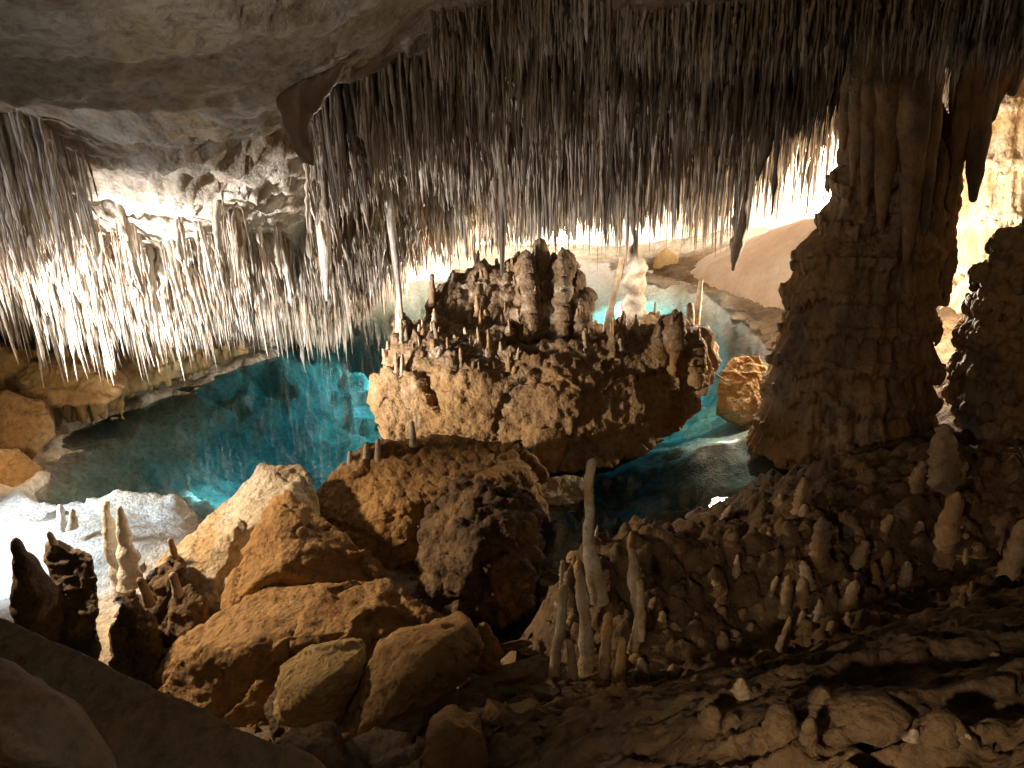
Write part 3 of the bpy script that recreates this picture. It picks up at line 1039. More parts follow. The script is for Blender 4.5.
for _ in range(3000):
    u, v = r.uniform(385, 705), r.uniform(255, 375)
    h_ = hit(BV, u, v)
    if fbm(np.array([[u * .02, v * .03, 0]]), 1.0, 2, 3)[0] < -.05:
        continue
    if h_ is None or h_[2] < 1.1:
        continue
    loc, nn, _, _ = BV.ray_cast(Vector((h_[0], h_[1], 6)), Vector((0, 0, -1)))
    if loc is None or nn[2] < 0.45 or abs(loc[2] - h_[2]) > 0.12:
        continue
    big = r.random() < .25
    hh = r.uniform(.18, .42) if big else r.uniform(.07, .18)
    stub((loc[0], loc[1], loc[2]), hh, r.uniform(.03, .05) if big else r.uniform(.022, .045), r.uniform(-.1, .45),
         'finger sized brown stalagmite standing among many on top of the lake island', 'small stalagmites on top of the island')
    cnt += 1
    if cnt >= 105:
        break
print('island stubs', cnt)

# ------------------------------------------------------------------ boulders
D = dict
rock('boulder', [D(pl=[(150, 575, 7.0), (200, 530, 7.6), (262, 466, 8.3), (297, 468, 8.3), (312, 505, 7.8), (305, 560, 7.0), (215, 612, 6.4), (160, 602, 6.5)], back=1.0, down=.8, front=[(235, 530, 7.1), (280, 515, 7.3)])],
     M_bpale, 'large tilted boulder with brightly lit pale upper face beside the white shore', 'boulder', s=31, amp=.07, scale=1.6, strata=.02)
rock('boulder', [D(pl=[(276, 500, 7.2), (287, 491, 7.2), (303, 503, 7.1), (335, 542, 6.9), (388, 578, 6.6), (372, 602, 6.4), (218, 614, 6.1), (222, 590, 6.3), (258, 545, 6.9)], back=.7, down=.6, front=[(275, 560, 6.3)])],
     M_boulder, 'pointed ochre boulder leaning against the pale tilted one', 'boulder', s=32, amp=.07, scale=1.8)
rock('boulder', [D(pl=[(312, 512, 8.2), (350, 470, 8.7), (385, 450, 8.9), (440, 442, 9.2), (505, 445, 9.3), (538, 465, 9), (540, 530, 8.4), (470, 560, 8.0), (400, 570, 7.6), (345, 545, 7.8)], back=1.2, down=.8, front=[(400, 500, 8.0)]),
                 D(pl=[(350, 470, 8.8), (362, 452, 8.8), (388, 442, 8.8), (400, 462, 8.7), (380, 480, 8.6)], back=.3, down=.3)],
     M_boulder, 'broad ochre boulder with crusted top at the water edge before the island', 'boulder', s=33, amp=.10, scale=1.5, knob=.03)
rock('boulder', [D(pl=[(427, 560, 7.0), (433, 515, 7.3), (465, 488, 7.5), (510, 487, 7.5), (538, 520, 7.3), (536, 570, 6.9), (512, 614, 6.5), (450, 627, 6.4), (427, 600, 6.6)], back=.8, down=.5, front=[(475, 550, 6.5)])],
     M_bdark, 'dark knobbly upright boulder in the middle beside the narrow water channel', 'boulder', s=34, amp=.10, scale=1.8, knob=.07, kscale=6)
rock('boulder', [D(pl=[(136, 692, 5.2), (160, 660, 5.4), (250, 600, 6.0), (300, 588, 6.1), (380, 584, 6.2), (432, 624, 5.9), (420, 642, 5.6), (330, 682, 5.1), (270, 734, 4.9), (200, 718, 5.0)], back=.7, down=.4, front=[(250, 640, 5.3), (350, 630, 5.4)])],
     M_boulder, 'biggest ochre slab boulder in the left foreground with flat sloping top', 'boulder', 0.03, s=35, amp=.07, scale=1.7, strata=.012)
rock('boulder', [D(pl=[(274, 692, 4.6), (283, 668, 4.7), (312, 650, 4.75), (360, 646, 4.75), (364, 680, 4.6), (345, 714, 4.5), (300, 727, 4.45), (277, 712, 4.5)], back=.4, down=.2, front=[(315, 690, 4.3), (340, 670, 4.4)])],
     M_yellow, 'small rounded yellow boulder resting below the big slab', 'boulder', 0.02, s=36, amp=.04, scale=3.0, fine=.012, fscale=14)
rock('boulder', [D(pl=[(336, 748, 4.1), (350, 712, 4.3), (375, 660, 4.6), (395, 640, 4.75), (466, 622, 4.9), (480, 642, 4.8), (470, 667, 4.6), (400, 717, 4.2), (365, 757, 4.0)], back=.5, down=.2, front=[(410, 672, 4.25), (380, 690, 4.2)])],
     M_boulder, 'angular ochre boulder leaning right beside the small yellow one', 'boulder', 0.02, s=37, amp=.05, scale=2.6, fine=.014)
rock('boulder', [D(pl=[(468, 640, 4.95), (484, 622, 5.05), (503, 655, 4.95), (490, 675, 4.8), (470, 668, 4.8)], back=.3, down=.2)],
     M_boulder, 'small wedge of rock behind the right end of the leaning angular boulder', 'boulder', 0.02, s=38, amp=.03, scale=3)
rock('boulder', [D(pl=[(422, 775, 3.4), (430, 742, 3.6), (450, 722, 3.7), (480, 735, 3.6), (490, 772, 3.4)], back=.4, down=.2)],
     M_boulder, 'small pale rock at the bottom edge left of the centre', 'boulder', 0.02, s=39, amp=.03, scale=4)
rock('boulder', [D(pl=[(262, 775, 3.5), (282, 748, 3.7), (330, 745, 3.7), (348, 772, 3.5)], back=.4, down=.2)],
     M_bdark, 'low dark rock at the bottom edge under the small yellow boulder', 'boulder', 0.02, s=40, amp=.03, scale=4)
rock('boulder', [D(pl=[(268, 705, 4.9), (278, 690, 5.0), (300, 720, 4.8), (330, 722, 4.7), (345, 740, 4.5), (330, 752, 4.4), (280, 745, 4.6)], back=.3, down=.3)],
     M_bdark, 'dark low rock wedged under the small yellow boulder', 'boulder', 0.02, s=41, amp=.03, scale=4)
rock('boulder', [D(pl=[(350, 740, 3.9), (420, 705, 4.3), (500, 668, 4.8), (545, 655, 5.0), (548, 675, 4.8), (480, 715, 4.2), (430, 768, 3.7), (350, 768, 3.7)], back=.4, down=.5)],
     M_ledge, 'smooth tan slab sloping down from the bottom edge to the thin stalagmites', 'boulder', 0.025, s=42, amp=.04, scale=2)
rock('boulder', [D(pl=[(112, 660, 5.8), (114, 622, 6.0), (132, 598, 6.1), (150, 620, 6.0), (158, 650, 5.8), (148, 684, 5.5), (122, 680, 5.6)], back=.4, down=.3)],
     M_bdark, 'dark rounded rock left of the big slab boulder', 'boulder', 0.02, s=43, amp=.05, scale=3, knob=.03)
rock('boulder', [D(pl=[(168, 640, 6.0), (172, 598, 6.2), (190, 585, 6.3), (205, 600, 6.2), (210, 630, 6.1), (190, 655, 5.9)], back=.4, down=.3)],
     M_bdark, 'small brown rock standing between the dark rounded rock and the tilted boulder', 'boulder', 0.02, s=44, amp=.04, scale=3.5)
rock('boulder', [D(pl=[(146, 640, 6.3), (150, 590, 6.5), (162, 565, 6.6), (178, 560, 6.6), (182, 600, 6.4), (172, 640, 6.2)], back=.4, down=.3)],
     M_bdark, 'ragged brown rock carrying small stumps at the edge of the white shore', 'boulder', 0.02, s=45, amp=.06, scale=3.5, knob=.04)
rock('boulder', [D(pl=[(719, 410, 12.3), (722, 375, 12.5), (735, 358, 12.6), (758, 358, 12.6), (768, 380, 12.5), (765, 415, 12.2), (740, 420, 12.0)], back=.8, down=.5)],
     M_boulder, 'square orange boulder standing in the water left of the big column', 'boulder', s=46, amp=.06, scale=2)
rock('boulder', [D(pl=[(532, 468, 9.9), (540, 430, 10.1), (556, 428, 10.1), (566, 440, 10.0), (556, 470, 9.8)], back=.3, down=.3)],
     M_boulder, 'small orange wedge of rock at the foot of the island', 'boulder', 0.02, s=47, amp=.03, scale=3)
rock('boulder', [D(pl=[(536, 502, 9.0), (545, 478, 9.4), (575, 475, 9.5), (592, 488, 9.3), (575, 505, 9.0)], back=.3, down=.3)],
     M_bpale, 'flat wet stone just above the water between island and mound', 'boulder', 0.02, s=48, amp=.03, scale=3)
for k, (pl, lb) in enumerate([
    ([(-30, 440, 10.9), (0, 392, 11.2), (40, 400, 11.2), (52, 430, 11.0), (20, 470, 10.6), (-30, 475, 10.6)], 'rounded rust brown rock at the far left shore under the yellow flowstone shelf'),
    ([(-60, 500, 9.6), (-40, 455, 10.0), (15, 450, 10.3), (35, 470, 10.2), (10, 492, 9.9)], 'low wet brown rock at the waterline on the far left'),
]):
    rock('boulder', [D(pl=pl, back=.8, down=.4)], M_boulder, lb, 'boulder', s=50 + k, amp=.07, scale=1.8)

# grit and small stones lying between the boulders
rq = random.Random(77)
bm = bmesh.new()
for i in range(420):
    u, v = rq.uniform(110, 560), rq.uniform(560, 765)
    p = ray_floor(u, v)
    if p[2] > 1.6 or p[1] > 8.5:
        continue
    e = rq.choice([.02, .03, .03, .05, .08])
    hull_into(bm, [Vector(p) + Vector((rq.gauss(0, e), rq.gauss(0, e), rq.gauss(0, e * .7))) for _ in range(9)])
me = bpy.data.meshes.new('rubble')
bm.to_mesh(me)
bm.free()
tag(link('rubble', me, M_bdark), 'grit and small broken stones lying between the ochre boulders', 'rubble', kind='stuff')

# foreground ledge bottom left
rock('rock_ledge', [
    D(pl=[(-60, 590, 2.9), (0, 622, 2.85), (60, 655, 2.8), (130, 690, 2.75), (200, 718, 2.7), (300, 752, 2.65), (360, 790, 2.6), (200, 800, 2.4), (-60, 700, 2.5)], back=.35, down=.5, shrink=.95),
    D(pl=[(-80, 640, 2.3), (0, 660, 2.3), (60, 700, 2.25), (110, 760, 2.2), (120, 800, 2.1), (-80, 800, 2.0)], back=.3, down=.3, front=[(20, 740, 2.0)]),
], M_ledge, 'smooth dark rock ledge in the bottom left corner nearest the camera', 'rock ledge', 0.015, 60, amp=.035, scale=2.2, ridge=.3, fine=.006)

# ------------------------------------------------------------------ left shelf with drips
t = empty('flowstone_shelf', pix(100, 400, 12))
tag(t, 'yellow flowstone shelf with dripping fringe along the left shore of the lake', 'flowstone')
bm = bmesh.new()
hull_into(bm, outline_pts([(14, 385, 11.7), (35, 362, 12.0), (70, 350, 12.2), (102, 356, 12.3), (124, 382, 12.0), (110, 402, 11.6), (40, 406, 11.4)], 1.2, .3, .9))
hull_into(bm, outline_pts([(100, 366, 12.6), (140, 350, 13.0), (180, 344, 13.5), (240, 334, 15.0), (246, 352, 14.8), (180, 375, 13.2), (105, 400, 11.9)], 1.4, .3, .9))
hull_into(bm, outline_pts([(-60, 360, 11.8), (-10, 346, 12.2), (40, 352, 12.4), (55, 395, 12), (-60, 415, 11.6)], 1.4, .3, .9))
r = random.Random(3)
for i in range(64):
    q = i / 63
    u = 25 + q * 215 + r.uniform(-3, 3)
    v = np.interp(u, [0, 40, 105, 180, 246], [405, 404, 398, 374, 350])
    Yd = np.interp(u, [0, 40, 105, 180, 246], [11.7, 11.6, 12.0, 13.2, 14.8]) + r.uniform(0, .25)
    p = pix(u, v - 10, Yd)
    L = min(r.uniform(.25, .75) * (1.0 if u < 120 else .55), p[2] - .05)
    rr = r.uniform(.05, .10)
    bmesh.ops.create_cone(bm, cap_ends=True, segments=6, radius1=.012, radius2=rr, depth=L, matrix=Matrix.Translation(Vector(p) - Vector((0, 0, L / 2 - .05))))
me = roughen(remeshed(bm, 0.025), .05, 1.8, 90, ridge=1.0, fine=.02)
V, N = get_vn(me)
set_v(me, V + N * (.05 * fbm(V * np.array([3, 3, .4]), 1.6, 3, 93, ridge=True))[:, None])
V, _ = get_vn(me)
set_v(me, V - np.array(t.location))
me.name = 'flowstone_shelf'
me.materials.append(M_shelf)
bpy.data.objects.remove(t)
t = link('flowstone_shelf', me)
t.location = pix(100, 400, 12)
tag(t, 'yellow flowstone shelf with dripping fringe along the left shore of the lake', 'flowstone')

# ------------------------------------------------------------------ far right bank
t = rock('flowstone_bank', [
    D(pl=[(668, 283, 23.2), (700, 262, 23.5), (760, 235, 22), (815, 218, 20), (850, 240, 18), (850, 330, 17), (800, 335, 17.5), (765, 322, 18.6), (735, 300, 20.6), (700, 288, 22.5)], back=3.0, down=.5, shrink=.9, front=[(780, 275, 19.5)])],
    M_bank, 'smooth pinkish flowstone bank on the far right shore of the lake', 'flowstone', 0.08, 66, amp=.12, scale=.5, ridge=.2, fine=.01, fscale=4)
rock('rimstone', [
    D(pl=[(668, 279, 23.6), (700, 284, 22.6), (700, 291, 22.3), (668, 285, 23.2)], back=.3, down=.3, shrink=.95),
    D(pl=[(695, 285, 22.6), (735, 300, 20.8), (735, 308, 20.4), (695, 292, 22.2)], back=.3, down=.3, shrink=.95),
    D(pl=[(730, 300, 20.8), (766, 322, 18.8), (766, 332, 18.3), (730, 308, 20.3)], back=.3, down=.3, shrink=.95)],
    M_wall, 'pale rimstone edge between the far water and the pink bank', 'rimstone', 0.05, 67, amp=.06, scale=1.2)
rock('flowstone_dome', [D(pl=[(652, 272, 23.9), (655, 255, 24.1), (666, 248, 24.2), (676, 256, 24.1), (680, 274, 23.8)], back=.6, down=.1)],
     M_shelf, 'small rounded yellow flowstone dome on the far shore', 'flowstone', 0.05, 68, amp=.05, scale=1.5)

# ------------------------------------------------------------------ columns
def column_mesh(name, Lp, Rp, Yc, mat, parent, v0, v1, tier=0.0, flute=0.1, s=0, n=440, sd=330, tfreq=2.6, ell=1.0, knob=0.03, vox=0.022):
    """revolved flowstone: silhouettes given as (u, v) lists at distance Yc"""
    L = np.array([pix(u, v, Yc) for u, v in Lp])
    Rr = np.array([pix(u, v, Yc) for u, v in Rp])
    z0, z1 = pix((Lp[0][0] + Rp[0][0]) / 2, v1, Yc)[2], pix((Lp[0][0] + Rp[0][0]) / 2, v0, Yc)[2]
    z = np.linspace(z0, z1, n)
    li = np.argsort(L[:, 2])
    ri = np.argsort(Rr[:, 2])
    xl = np.interp(z, L[li, 2], L[li, 0])
    xr = np.interp(z, Rr[ri, 2], Rr[ri, 0])
    cx_, rad = (xl + xr) / 2, (xr - xl) / 2
    a = np.linspace(0, 2 * np.pi, sd, endpoint=False)
    A, Zg = np.meshgrid(a, z, indexing='xy')
    Rg = np.repeat(rad[:, None], sd, 1)
    ring = np.stack([np.cos(A).ravel() * 1.3, np.sin(A).ravel() * 1.3, Zg.ravel()], 1)
    d = flute * fbm(ring * np.array([2.6, 2.6, .22]), 1.0, 4, s, ridge=True)
    d += 0.08 * fbm(ring, 1.1, 4, s + 11) + 0.035 * fbm(ring * np.array([7, 7, .35]), 1.0, 3, s + 21, ridge=True)
    rnd = np.random.default_rng(s)
    spikes = []
    if tier:
        ph = Zg.ravel() * tfreq + 0.95 * fbm(ring * np.array([1, 1, .4]), 0.8, 3, s + 14) + 0.22 * fbm(ring * np.array([1, 1, .1]), 4.0, 2, s + 18)
        sw = ph % 1.0
        amp = tier * np.clip(0.75 + 0.7 * vnoise(np.stack([np.floor(ph) * 3.7, ring[:, 0] * 1.3, ring[:, 1] * 1.3], 1) + .3, s + 16), .3, 2)
        d += amp * np.where(sw > .12, (1 - (sw - .12) / .88) ** 1.2, sw / .12)
    d -= d.mean()
    Rg = Rg + d.reshape(Rg.shape)
    X = cx_[:, None] + Rg * np.cos(A)
    Yg = Yc + 0.15 + Rg * np.sin(A) * ell
    V = np.stack([X, Yg, Zg], -1)
    bm = bmesh.new()
    low = np_mesh('t', V[::2, ::2].reshape(-1, 3), grid_faces(len(V[::2]), V[::2, ::2].shape[1], wrap=True))
    bm.from_mesh(low)
    bpy.data.meshes.remove(low)
    bmesh.ops.holes_fill(bm, edges=[e for e in bm.edges if e.is_boundary])
    bmesh.ops.recalc_face_normals(bm, faces=bm.faces[:])
    if tier:
        # dripping fringe along the lower edge of every tier
        swg = sw.reshape(Rg.shape)
        for j in range(sd):
            if j % 3 or rnd.random() < .12:
                continue
            for i in range(2, n - 2):
                if swg[i, j] >= .12 > swg[i - 1, j]:
                    L = rnd.uniform(.14, .34) * (0.5 + 2.5 * amp.reshape(Rg.shape)[i, j])
                    p = V[min(i + 3, n - 1), j] + np.array([0, 0, .06])
                    out = np.array([np.cos(a[j]), np.sin(a[j]), 0])
                    r_ = rnd.uniform(.03, .05)
                    p = p - out * r_ * .3
                    vs = [bm.verts.new(p + np.array([r_ * math.cos(q), r_ * math.sin(q), 0])) for q in (0, 1.26, 2.51, 3.77, 5.03)]
                    ws = [bm.verts.new(p + np.array([.8 * r_ * math.cos(q), .8 * r_ * math.sin(q), -L * .55])) for q in (0, 1.26, 2.51, 3.77, 5.03)]
                    t_ = bm.verts.new(p + np.array([0, 0, -L]) - out * .02)
                    bm.faces.new(vs)
                    for q in range(5):
                        q2 = (q + 1) % 5
                        bm.faces.new((vs[q2], vs[q], ws[q], ws[q2]))
                        bm.faces.new((ws[q2], ws[q], t_))
    me = remeshed(bm, vox)
    V, N = get_vn(me)
    d = 0.012 * fbm(V, 8, 4, s + 12) + knob * knobs(V, 5, s + 13) * 1.4 + 0.012 * fbm(V * np.array([1, 1, .14]), 11, 2, s + 19, ridge=True)
    set_v(me, V + N * d[:, None] - np.array(parent.location))
    me.name = name
    return link(name, me, mat, parent)


YB = 10.6
t = empty('stone_column', pix(850, 420, YB))
tag(t, 'massive dark stone column with tiered flowstone base joining floor and roof on the right', 'column')
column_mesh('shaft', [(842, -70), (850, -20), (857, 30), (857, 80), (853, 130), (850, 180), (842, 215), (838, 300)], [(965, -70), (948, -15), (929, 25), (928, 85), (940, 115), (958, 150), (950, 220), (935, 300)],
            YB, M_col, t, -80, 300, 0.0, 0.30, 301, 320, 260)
column_mesh('flowstone_base', [(856, 165), (848, 190), (838, 210), (828, 234), (813, 252), (806, 270), (802, 300), (784, 350), (776, 380), (768, 410), (760, 450)],
            [(935, 175), (940, 195), (943, 215), (941, 240), (937, 270), (932, 310), (926, 350), (924, 380), (928, 410), (938, 450)],
            YB - .15, M_col, t, 165, 450, 0.17, 0.16, 311, 420, 300, tfreq=2.1, knob=.015, vox=.018)
t = empty('stone_column', pix(1000, 310, 14.5))
tag(t, 'brightly lit tiered cream column at the right edge behind the massive dark one', 'column')
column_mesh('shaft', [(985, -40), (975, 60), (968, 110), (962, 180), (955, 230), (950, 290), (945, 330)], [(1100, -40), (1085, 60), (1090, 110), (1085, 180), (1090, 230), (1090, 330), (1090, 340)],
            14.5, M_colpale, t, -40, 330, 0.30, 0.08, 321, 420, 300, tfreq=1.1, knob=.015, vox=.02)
t = empty('stone_column', pix(1010, 420, 9.2))
tag(t, 'squat dark flowstone hump at the right edge in front of the bright column', 'flowstone')
column_mesh('hump', [(1032, 228), (1018, 240), (1004, 262), (994, 290), (986, 320), (978, 360), (970, 420)], [(1045, 222), (1075, 235), (1100, 260), (1120, 280), (1130, 310), (1140, 360), (1140, 420)],
            9.4, M_col, t, 228, 430, 0.14, 0.06, 331, 300, 240, tfreq=2.2, knob=.1)

# hanging curtain between the two columns
for u, w, v1, lb in [
        (960, 20, 170, 'slim brown stalactite right of the narrow lit slit'),
        (976, 26, 200, 'longest brown stalactite between the dark and the bright column'),
        (994, 26, 120, 'stout brown stalactite in front of the top of the bright column'),
        (1014, 26, 95, 'short stout brown stalactite at the top right corner'),
        (927, 18, 235, 'brown stalactite rib on the right face of the dark column'),
        (910, 26, 262, 'thick stalactite rib on the middle of the dark column, the longest of its ribs'),
        (884, 24, 228, 'brown stalactite rib left of the thickest rib on the dark column'),
        (868, 18, 205, 'third rib from the left edge of the dark column'),
        (897, 16, 160, 'short rib of stalactite between the two thick ribs of the dark column'),
        (856, 16, 185, 'second rib from the left edge of the dark column'),
        (846, 14, 150, 'slender brown stalactite on the outer left edge of the dark column'),
        (919, 14, 150, 'short thin rib right of the longest rib of the dark column'),
        (938, 14, 22, 'very short rib just above the lit slit beside the dark column'),
        (876, 12, 120, 'thin short rib near the top left of the dark column'),
        (903, 12, 90, 'shortest thin rib at the top of the dark column')]:
    lean = u < 945
    top = 7.9 if lean else 9.9
    hang([(u + 9, -45, top), (u + 6, v1 * .2, 8.9 if lean else 10.1), (u + 2, v1 * .6, 9.7 if lean else 10.2), (u - 3, v1, 10.12 - .5 * min(1, max(0, (v1 - 150) / 90)))],
         [w * 1.5, w * 1.25, w * 1.05, w * .3], lb, 0.05, int(u), .22, M_col)

# ------------------------------------------------------------------ foreground thin stalagmites
def rise(pts, wpx, label, tint, s, gn=.12, mat=None, group=None):
    P = [pix(*p) for p in pts]
    Rr = [w * p[2] / F_ / 2 for w, p in zip(wpx, pts)]
    o = lathe_path('stalagmite', P, Rr, mat or M_stag, 16, s, gn, tint, sub=8)
    return tag(o, label, 'stalagmite', group)


rise([(598, 600, 5.1), (593, 565, 5.1), (588, 540, 5.1), (590, 510, 5.1), (588, 485, 5.1), (592, 462, 5.1)], [26, 20, 13, 12, 11, 11],
     'tallest slender pale stalagmite standing alone in the foreground centre', .95, 1, .2)
rise([(586, 690, 4.7), (587, 650, 4.75), (584, 610, 4.8), (580, 575, 4.85)], [24, 17, 15, 14], 'thick pale stalagmite stem right below the tallest slender one', .45, 2, .25)
rise([(551, 695, 4.6), (556, 650, 4.65), (562, 615, 4.7), (564, 588, 4.75)], [18, 13, 12, 10], 'leaning thin pale stalagmite left of the thick stem', .45, 3, .25)
rise([(573, 685, 4.6), (572, 660, 4.65), (570, 642, 4.65)], [14, 11, 8], 'short pale stalagmite between the leaning one and the thick stem', .4, 4)
rise([(634, 650, 4.7), (640, 620, 4.75), (636, 590, 4.8), (632, 552, 4.9)], [10, 14, 15, 11], 'gnarled pale brown stalagmite right of the thick stem', .4, 5, .35)
rise([(641, 640, 4.6), (641, 615, 4.65), (640, 583, 4.7)], [8, 12, 9], 'thin twisted stalagmite touching the gnarled one', .55, 6, .3)
rise([(604, 675, 4.6), (606, 640, 4.65), (608, 615, 4.7)], [16, 14, 10], 'dark short stalagmite between the thick stem and the gnarled one', .1, 7, .3)
rise([(618, 690, 4.5), (620, 660, 4.5), (622, 640, 4.55)], [16, 14, 10], 'dark stubby stalagmite under the gnarled one', 0, 8, .3)

# single ones on the right slope, placed where their foot meets the floor
named = [
    (945, 485, 60, 30, .3, 'big cone shaped stalagmite on the slope below the gap behind the column'),
    (957, 480, 22, 18, .3, 'small blunt stalagmite touching the right side of the big cone'),
    (914, 490, 32, 16, .3, 'pointed brown stalagmite left of the big cone'),
    (945, 555, 65, 24, .15, 'tall dark stalagmite in the gully under the right slope'),
    (1016, 575, 62, 36, .15, 'stout dark stalagmite at the right edge above the lit slope'),
    (855, 570, 32, 18, .25, 'bluntly pointed stalagmite in the middle of the stubby field'),
    (847, 610, 36, 22, .25, 'leaning fat stalagmite below the bluntly pointed one'),
    (783, 605, 36, 14, .3, 'thin leaning stalagmite at the left of the stubby field'),
    (818, 560, 45, 20, .1, 'dark thick stalagmite near the column foot'),
    (736, 575, 24, 13, .5, 'short pale stalagmite on the brown mound'),
    (818, 618, 20, 14, .5, 'short pale stump in the gully left of the fat leaning one'),
    (780, 650, 40, 16, .4, 'pale leaning stalagmite rooted at the dark foot of the gully'),
    (745, 695, 28, 24, .45, 'rounded pale stalagmite at the left end of the lit near slope'),
    (965, 605, 18, 16, .45, 'little stump on the upper edge of the lit near slope'),
    (726, 520, 16, 12, .35, 'small stump on the crest of the mound beside the water'),
    (800, 505, 30, 14, .3, 'small brown stalagmite on the column foot'),
    (710, 728, 26, 24, .08, 'fat brown stump leftmost on the bottom ledge'),
    (730, 730, 20, 22, .08, 'low rounded stump right of the fat one on the bottom ledge'),
    (763, 745, 26, 26, .08, 'round knob on the bottom ledge'),
    (785, 740, 38, 42, .08, 'broad rounded hump on the bottom ledge'),
    (810, 742, 32, 20, .4, 'conical pale stump right of the broad hump'),
    (818, 705, 22, 22, .08, 'dark round stump above the broad hump'),
    (945, 738, 26, 40, .08, 'low rounded lump on the near slope at lower right'),
    (870, 728, 24, 70, .08, 'elongated smooth lump on the near slope'),
]
for u, v, hp, wp, tn, lb in named:
    p = ray_floor(u, v)
    Y = p[1]
    dd = (p - CAM) @ _f
    o = stub(p, hp * dd / F_ * 1.1, wp * dd / F_ / 2 * .95, tn, lb, lean=.06)
    if v > 700:
        o.material_slots[0].link = 'OBJECT'
        o.material_slots[0].material = M_lump
# the crowd of stubs
r = random.Random(21)
for i in range(90):
    while True:
        u, v = r.uniform(560, 1020), r.uniform(490, 690)
        edge = np.interp(u, [640, 760, 880, 1024], [705, 665, 625, 585])
        top = np.interp(u, [560, 720, 770, 1020], [545, 530, 480, 500])
        if top < v < edge:
            break
    p = ray_floor(u, v)
    dd = (p - CAM) @ _f
    hh = r.uniform(8, 26) if r.random() < .35 else r.uniform(4, 11)
    w = r.uniform(7, 14)
    stub(p, hh * dd / F_ * 1.2, w * dd / F_ / 2, r.uniform(-.1, .45), 'stubby brown stalagmite knob in the dark crowded field on the right slope', 'stalagmite stubs on the right slope', .12)
for i in range(30):
    u, v = r.uniform(660, 1020), r.uniform(600, 760)
    edge = np.interp(u, [640, 760, 880, 1024], [715, 680, 640, 600])
    if v < edge:
        continue
    p = ray_floor(u, v)
    dd = (p - CAM) @ _f
    stub(p, r.uniform(4, 12) * dd / F_, r.uniform(7, 16) * dd / F_ / 2, r.uniform(.1, .4), 'low nub of rock on the dimly lit near slope at the bottom right', 'nubs on the near slope', .1)
# white spikes by the crest
for i in range(12):
    p = ray_floor(r.uniform(565, 622), r.uniform(528, 540))
    dd = (p - CAM) @ _f
    stub(p, r.uniform(10, 20) * dd / F_, 6 * dd / F_ / 2, .8, 'tiny white stalagmite spike on the mound crest behind the tall slender one', 'white spikes on the mound crest', .08)
# tiny white one on the broad boulder and its neighbours
rise([(413, 446, 8.9), (413, 435, 8.9), (412, 422, 8.9)], [9, 7, 4], 'tiny white stalagmite on top of the broad boulder before the island', .95, 11)
for i, (u, vt) in enumerate([(350, 452), (366, 445), (378, 440)]):
    rise([(u, vt + 22, 8.7), (u, vt + 10, 8.7), (u, vt, 8.7)], [9, 7, 5], ['leftmost', 'middle', 'rightmost'][i] + ' of three small pale stalagmites on the left corner of the broad boulder', .6, 12 + i)

# left group
rise([(52, 655, 5.6), (44, 620, 5.6), (32, 590, 5.6), (22, 560, 5.6), (16, 541, 5.6)], [66, 54, 40, 26, 12], 'dark ringed conical stalagmite standing at the far left before the white shore', .0, 21, .45, M_bdark)
rock('stalagmite', [D(pl=[(52, 560, 6.0), (50, 545, 6.0), (62, 545, 6.0), (92, 560, 5.9), (98, 580, 5.8), (92, 620, 5.6), (98, 660, 5.4), (62, 670, 5.4), (56, 620, 5.7)], back=.35, down=.1)],
     M_bdark, 'thick broken rock stump right of the dark conical stalagmite', 'stalagmite', .018, 70, amp=.05, scale=3.5, ridge=.8, strata=.02)
rise([(56, 550, 6.0), (53, 542, 6.0), (49, 533, 6.0)], [9, 8, 6], 'small yellow stub on top of the thick broken stump', .5, 22)
rise([(122, 590, 7.0), (118, 560, 7.0), (110, 530, 7.0), (105, 503, 7.0)], [26, 22, 15, 8], 'white glowing stalagmite with leaning tip on the bright shore', .95, 23, .4, M_white)
rise([(130, 585, 6.9), (127, 555, 6.9), (123, 530, 6.9), (119, 508, 6.9)], [28, 20, 15, 7], 'grey and white stalagmite beside the leaning white one on the bright shore', .7, 24, .4, M_white)
rise([(63, 530, 8.2), (61, 518, 8.2), (60, 506, 8.2)], [12, 10, 6], 'small white stalagmite far out on the bright shore', .9, 25, .4, M_white)
rise([(72, 528, 8.0), (73, 518, 8.0), (72, 511, 8.0)], [14, 10, 6], 'low brown and white stump beside the small white one on the bright shore', .4, 26, .3)
rise([(176, 560, 6.7), (173, 550, 6.7), (170, 540, 6.7)], [9, 8, 7], 'upright yellow stub on the ragged brown rock', .55, 27)
rise([(150, 605, 6.0), (146, 592, 6.0), (140, 580, 6.0)], [14, 11, 9], 'brown leaning stub above the dark rounded rock', .2, 28)
rise([(178, 596, 6.1), (176, 586, 6.1), (173, 575, 6.1)], [12, 11, 10], 'ochre stub on the small brown rock', .4, 29)
# a stick and twigs at the water on the right
tag(lathe_path('branch', [pix(703, 366, 11.6), pix(715, 374, 11.8), pix(727, 382, 12.1)], [.03, .028, .02], M_wood, 8, 3, .1), 'dark stick bridging from the island to the orange boulder', 'branch')

# ------------------------------------------------------------------ light
w = bpy.data.worlds.new('World')
SC.world = w
w.use_nodes = True
bg = w.node_tree.nodes['Background']
bg.inputs[0].default_value = (1.0, 0.85, 0.68, 1)
bg.inputs[1].default_value = 0.012


def lamp(name, loc, power, color, kind='POINT', target=None, size=0.15, angle=90, blend=0.6):
    l = bpy.data.lights.new(name, kind)
    l.energy = power
    l.color = color
    if kind in ('POINT', 'SPOT'):
        l.shadow_soft_size = size
    if kind == 'SPOT':
        l.spot_size = math.radians(angle)
        l.spot_blend = blend
    o = bpy.data.objects.new(name, l)
    COL.objects.link(o)
    o.location = loc
    if target is not None:
        o.rotation_euler = (Vector(target) - Vector(loc)).to_track_quat('-Z', 'Y').to_euler()
    return o


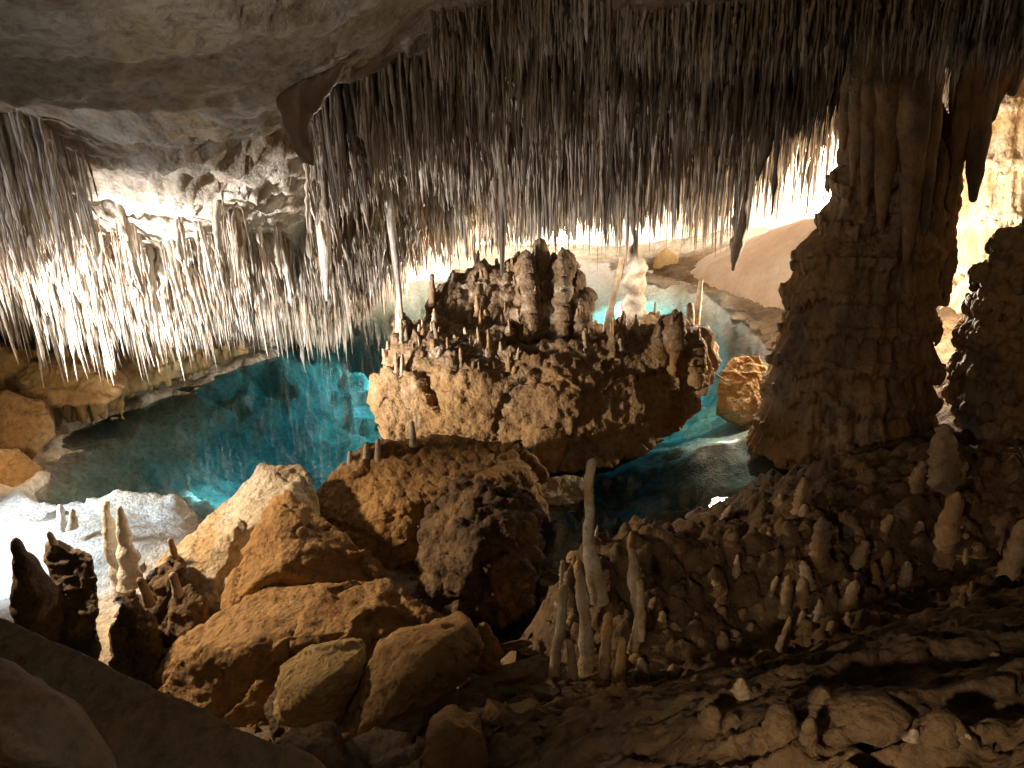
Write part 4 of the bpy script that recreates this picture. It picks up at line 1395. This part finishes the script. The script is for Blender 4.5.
WARM = (1.0, 0.72, 0.42)
NEUT = (1.0, 0.9, 0.78)
COLD = (0.86, 0.9, 1.0)
lamp('floodlight_or_fill', (-2.8, 20.8, .9), 9000, NEUT, 'SPOT', (-3.2, 26, 3.4), .2, 115, .5)
lamp('floodlight_or_fill', (1.5, 21.5, .9), 5500, NEUT, 'SPOT', (1.5, 27, 4.2), .2, 105, .5)
lamp('floodlight_or_fill', (7.6, 20.6, 2.7), 5200, NEUT, 'SPOT', (8.2, 25, 4.6), .2, 140, .5)
lamp('floodlight_or_fill', (5.2, 20.6, 2.3), 80, (1, .84, .66))  # added fill, only brightens the pink bank
lamp('floodlight_or_fill', (-0.9, 15.3, 1.5), 700, NEUT)
lamp('floodlight_or_fill', (1.5, 12.1, 3.2), 260, NEUT, 'SPOT', (2.15, 13.2, 1.7), .1, 46, .7)  # made-up spot among the stalactites, added to brighten the white stalagmite column
lamp('floodlight_or_fill', (6.4, 13.2, 2.0), 1050, (1, .82, .6))
lamp('floodlight_or_fill', (-6.9, 7.4, 0.6), 4700, (.98, .94, .95), 'SPOT', (-4.5, 10.9, 2.8), .2, 82, .8)
lamp('floodlight_or_fill', (-6.9, 7.6, 1.4), 700, (.6, .78, 1.0), 'SPOT', (-5.5, 8.5, 0.0), .2, 98, .5)
lamp('floodlight_or_fill', (-6.6, 6.3, 2.4), 330, (.92, .92, 1.0), 'SPOT', (-3.4, 8.4, 4.2), .2, 75, .9)  # extra cool light added to whiten the roof ledge
lamp('floodlight_or_fill', (-6.9, 9.0, 1.0), 60, WARM, 'SPOT', (-7.5, 11, .8), .1, 120, .6)  # small lamp added out of view to warm the far left rocks
lamp('floodlight_or_fill', (-1.0, 1.2, 4.2), 44, (1, .97, .93), 'SPOT', (-1.9, 5.2, 5.3), .15, 95, .9)  # soft fill added near the camera for the overhang
lamp('floodlight_or_fill', (-6.2, 7.0, 3.4), 1500, (1, .74, .46), 'SPOT', (-2.2, 6.6, .3), .12, 62, .8)
lamp('floodlight_or_fill', (4.75, 12.9, 1.5), 130, (1, .78, .5))
lamp('floodlight_or_fill', (-6.9, 7.8, 1.2), 2300, (1, .76, .5), 'SPOT', (-1.3, 11, .9), .12, 32, .6)  # extra spot added for the left face of the island alone
lamp('floodlight_or_fill', (-0.9, 0.8, 3.8), 75, (1, .8, .5), 'SPOT', (0.55, 5.0, 1.75), .06, 24, .6)  # narrow spot added beside the camera for the tall foreground stalagmite
lamp('floodlight_or_fill', (-0.5, 0.5, 3.75), 205, (1, .76, .5), 'SPOT', (2.2, 2.5, 2.2), .08, 80, .9)  # unseen fill below the camera, added to rake the near slope
lamp('floodlight_or_fill', (0.7, 0.9, 4.3), 38, (1, .84, .62), 'SPOT', (-1.5, 2.7, 3.1), .1, 80, .8)  # weak fill added for the bottom left ledge
lamp('floodlight_or_fill', (-1.6, 0.6, 3.4), 170, (1, .76, .52), 'SPOT', (1.6, 9, 5.9), .2, 78, .9)  # roof fill added low beside the camera
lamp('underwater_lamp_or_fill', (-2.6, 17.0, -.4), 170, (.45, .95, 1.0), 'SPOT', (-3.4, 15.0, -2.2), .2, 160, .6)
lamp('underwater_lamp_or_fill', (-4.5, 10.6, -.2), 170, (.45, .9, 1.0), 'SPOT', (-4.2, 10.8, -1.2), .2, 160, .6)  # invented source, added to turn the bed blue near the left shore
lamp('floodlight_or_fill', (3.9, 13.0, 2.3), 260, (1, .92, .8), 'SPOT', (2.9, 10.6, -.4), .15, 80, .7)  # hangs unseen in mid-air, added to light the channel bed
lamp('underwater_lamp_or_fill', (3.0, 21, -.2), 600, (.55, 1.0, .9), 'SPOT', (3.2, 20.6, -1.4), .2, 168, .5)
lamp('underwater_lamp_or_fill', (3.5, 11.4, -.12), 8, (1, .95, .8), 'SPOT', (3.3, 11.3, -.6), .1, 165, .6)  # faint source added to lift the shallow bed beside the column
lamp('underwater_lamp_or_fill', (3.0, 18, -.2), 900, (.5, 1.0, .95), 'SPOT', (3.0, 17.8, -1.6), .2, 168, .6)

# ------------------------------------------------------------------ render settings
SC.view_settings.view_transform = 'Standard'
SC.view_settings.look = 'None'
SC.view_settings.exposure = 0
SC.view_settings.gamma = 1
SC.render.engine = 'CYCLES'
cy_ = SC.cycles
cy_.max_bounces = 5
cy_.diffuse_bounces = 3
cy_.glossy_bounces = 3
cy_.transparent_max_bounces = 8
cy_.sample_clamp_indirect = 6
cy_.use_denoising = True
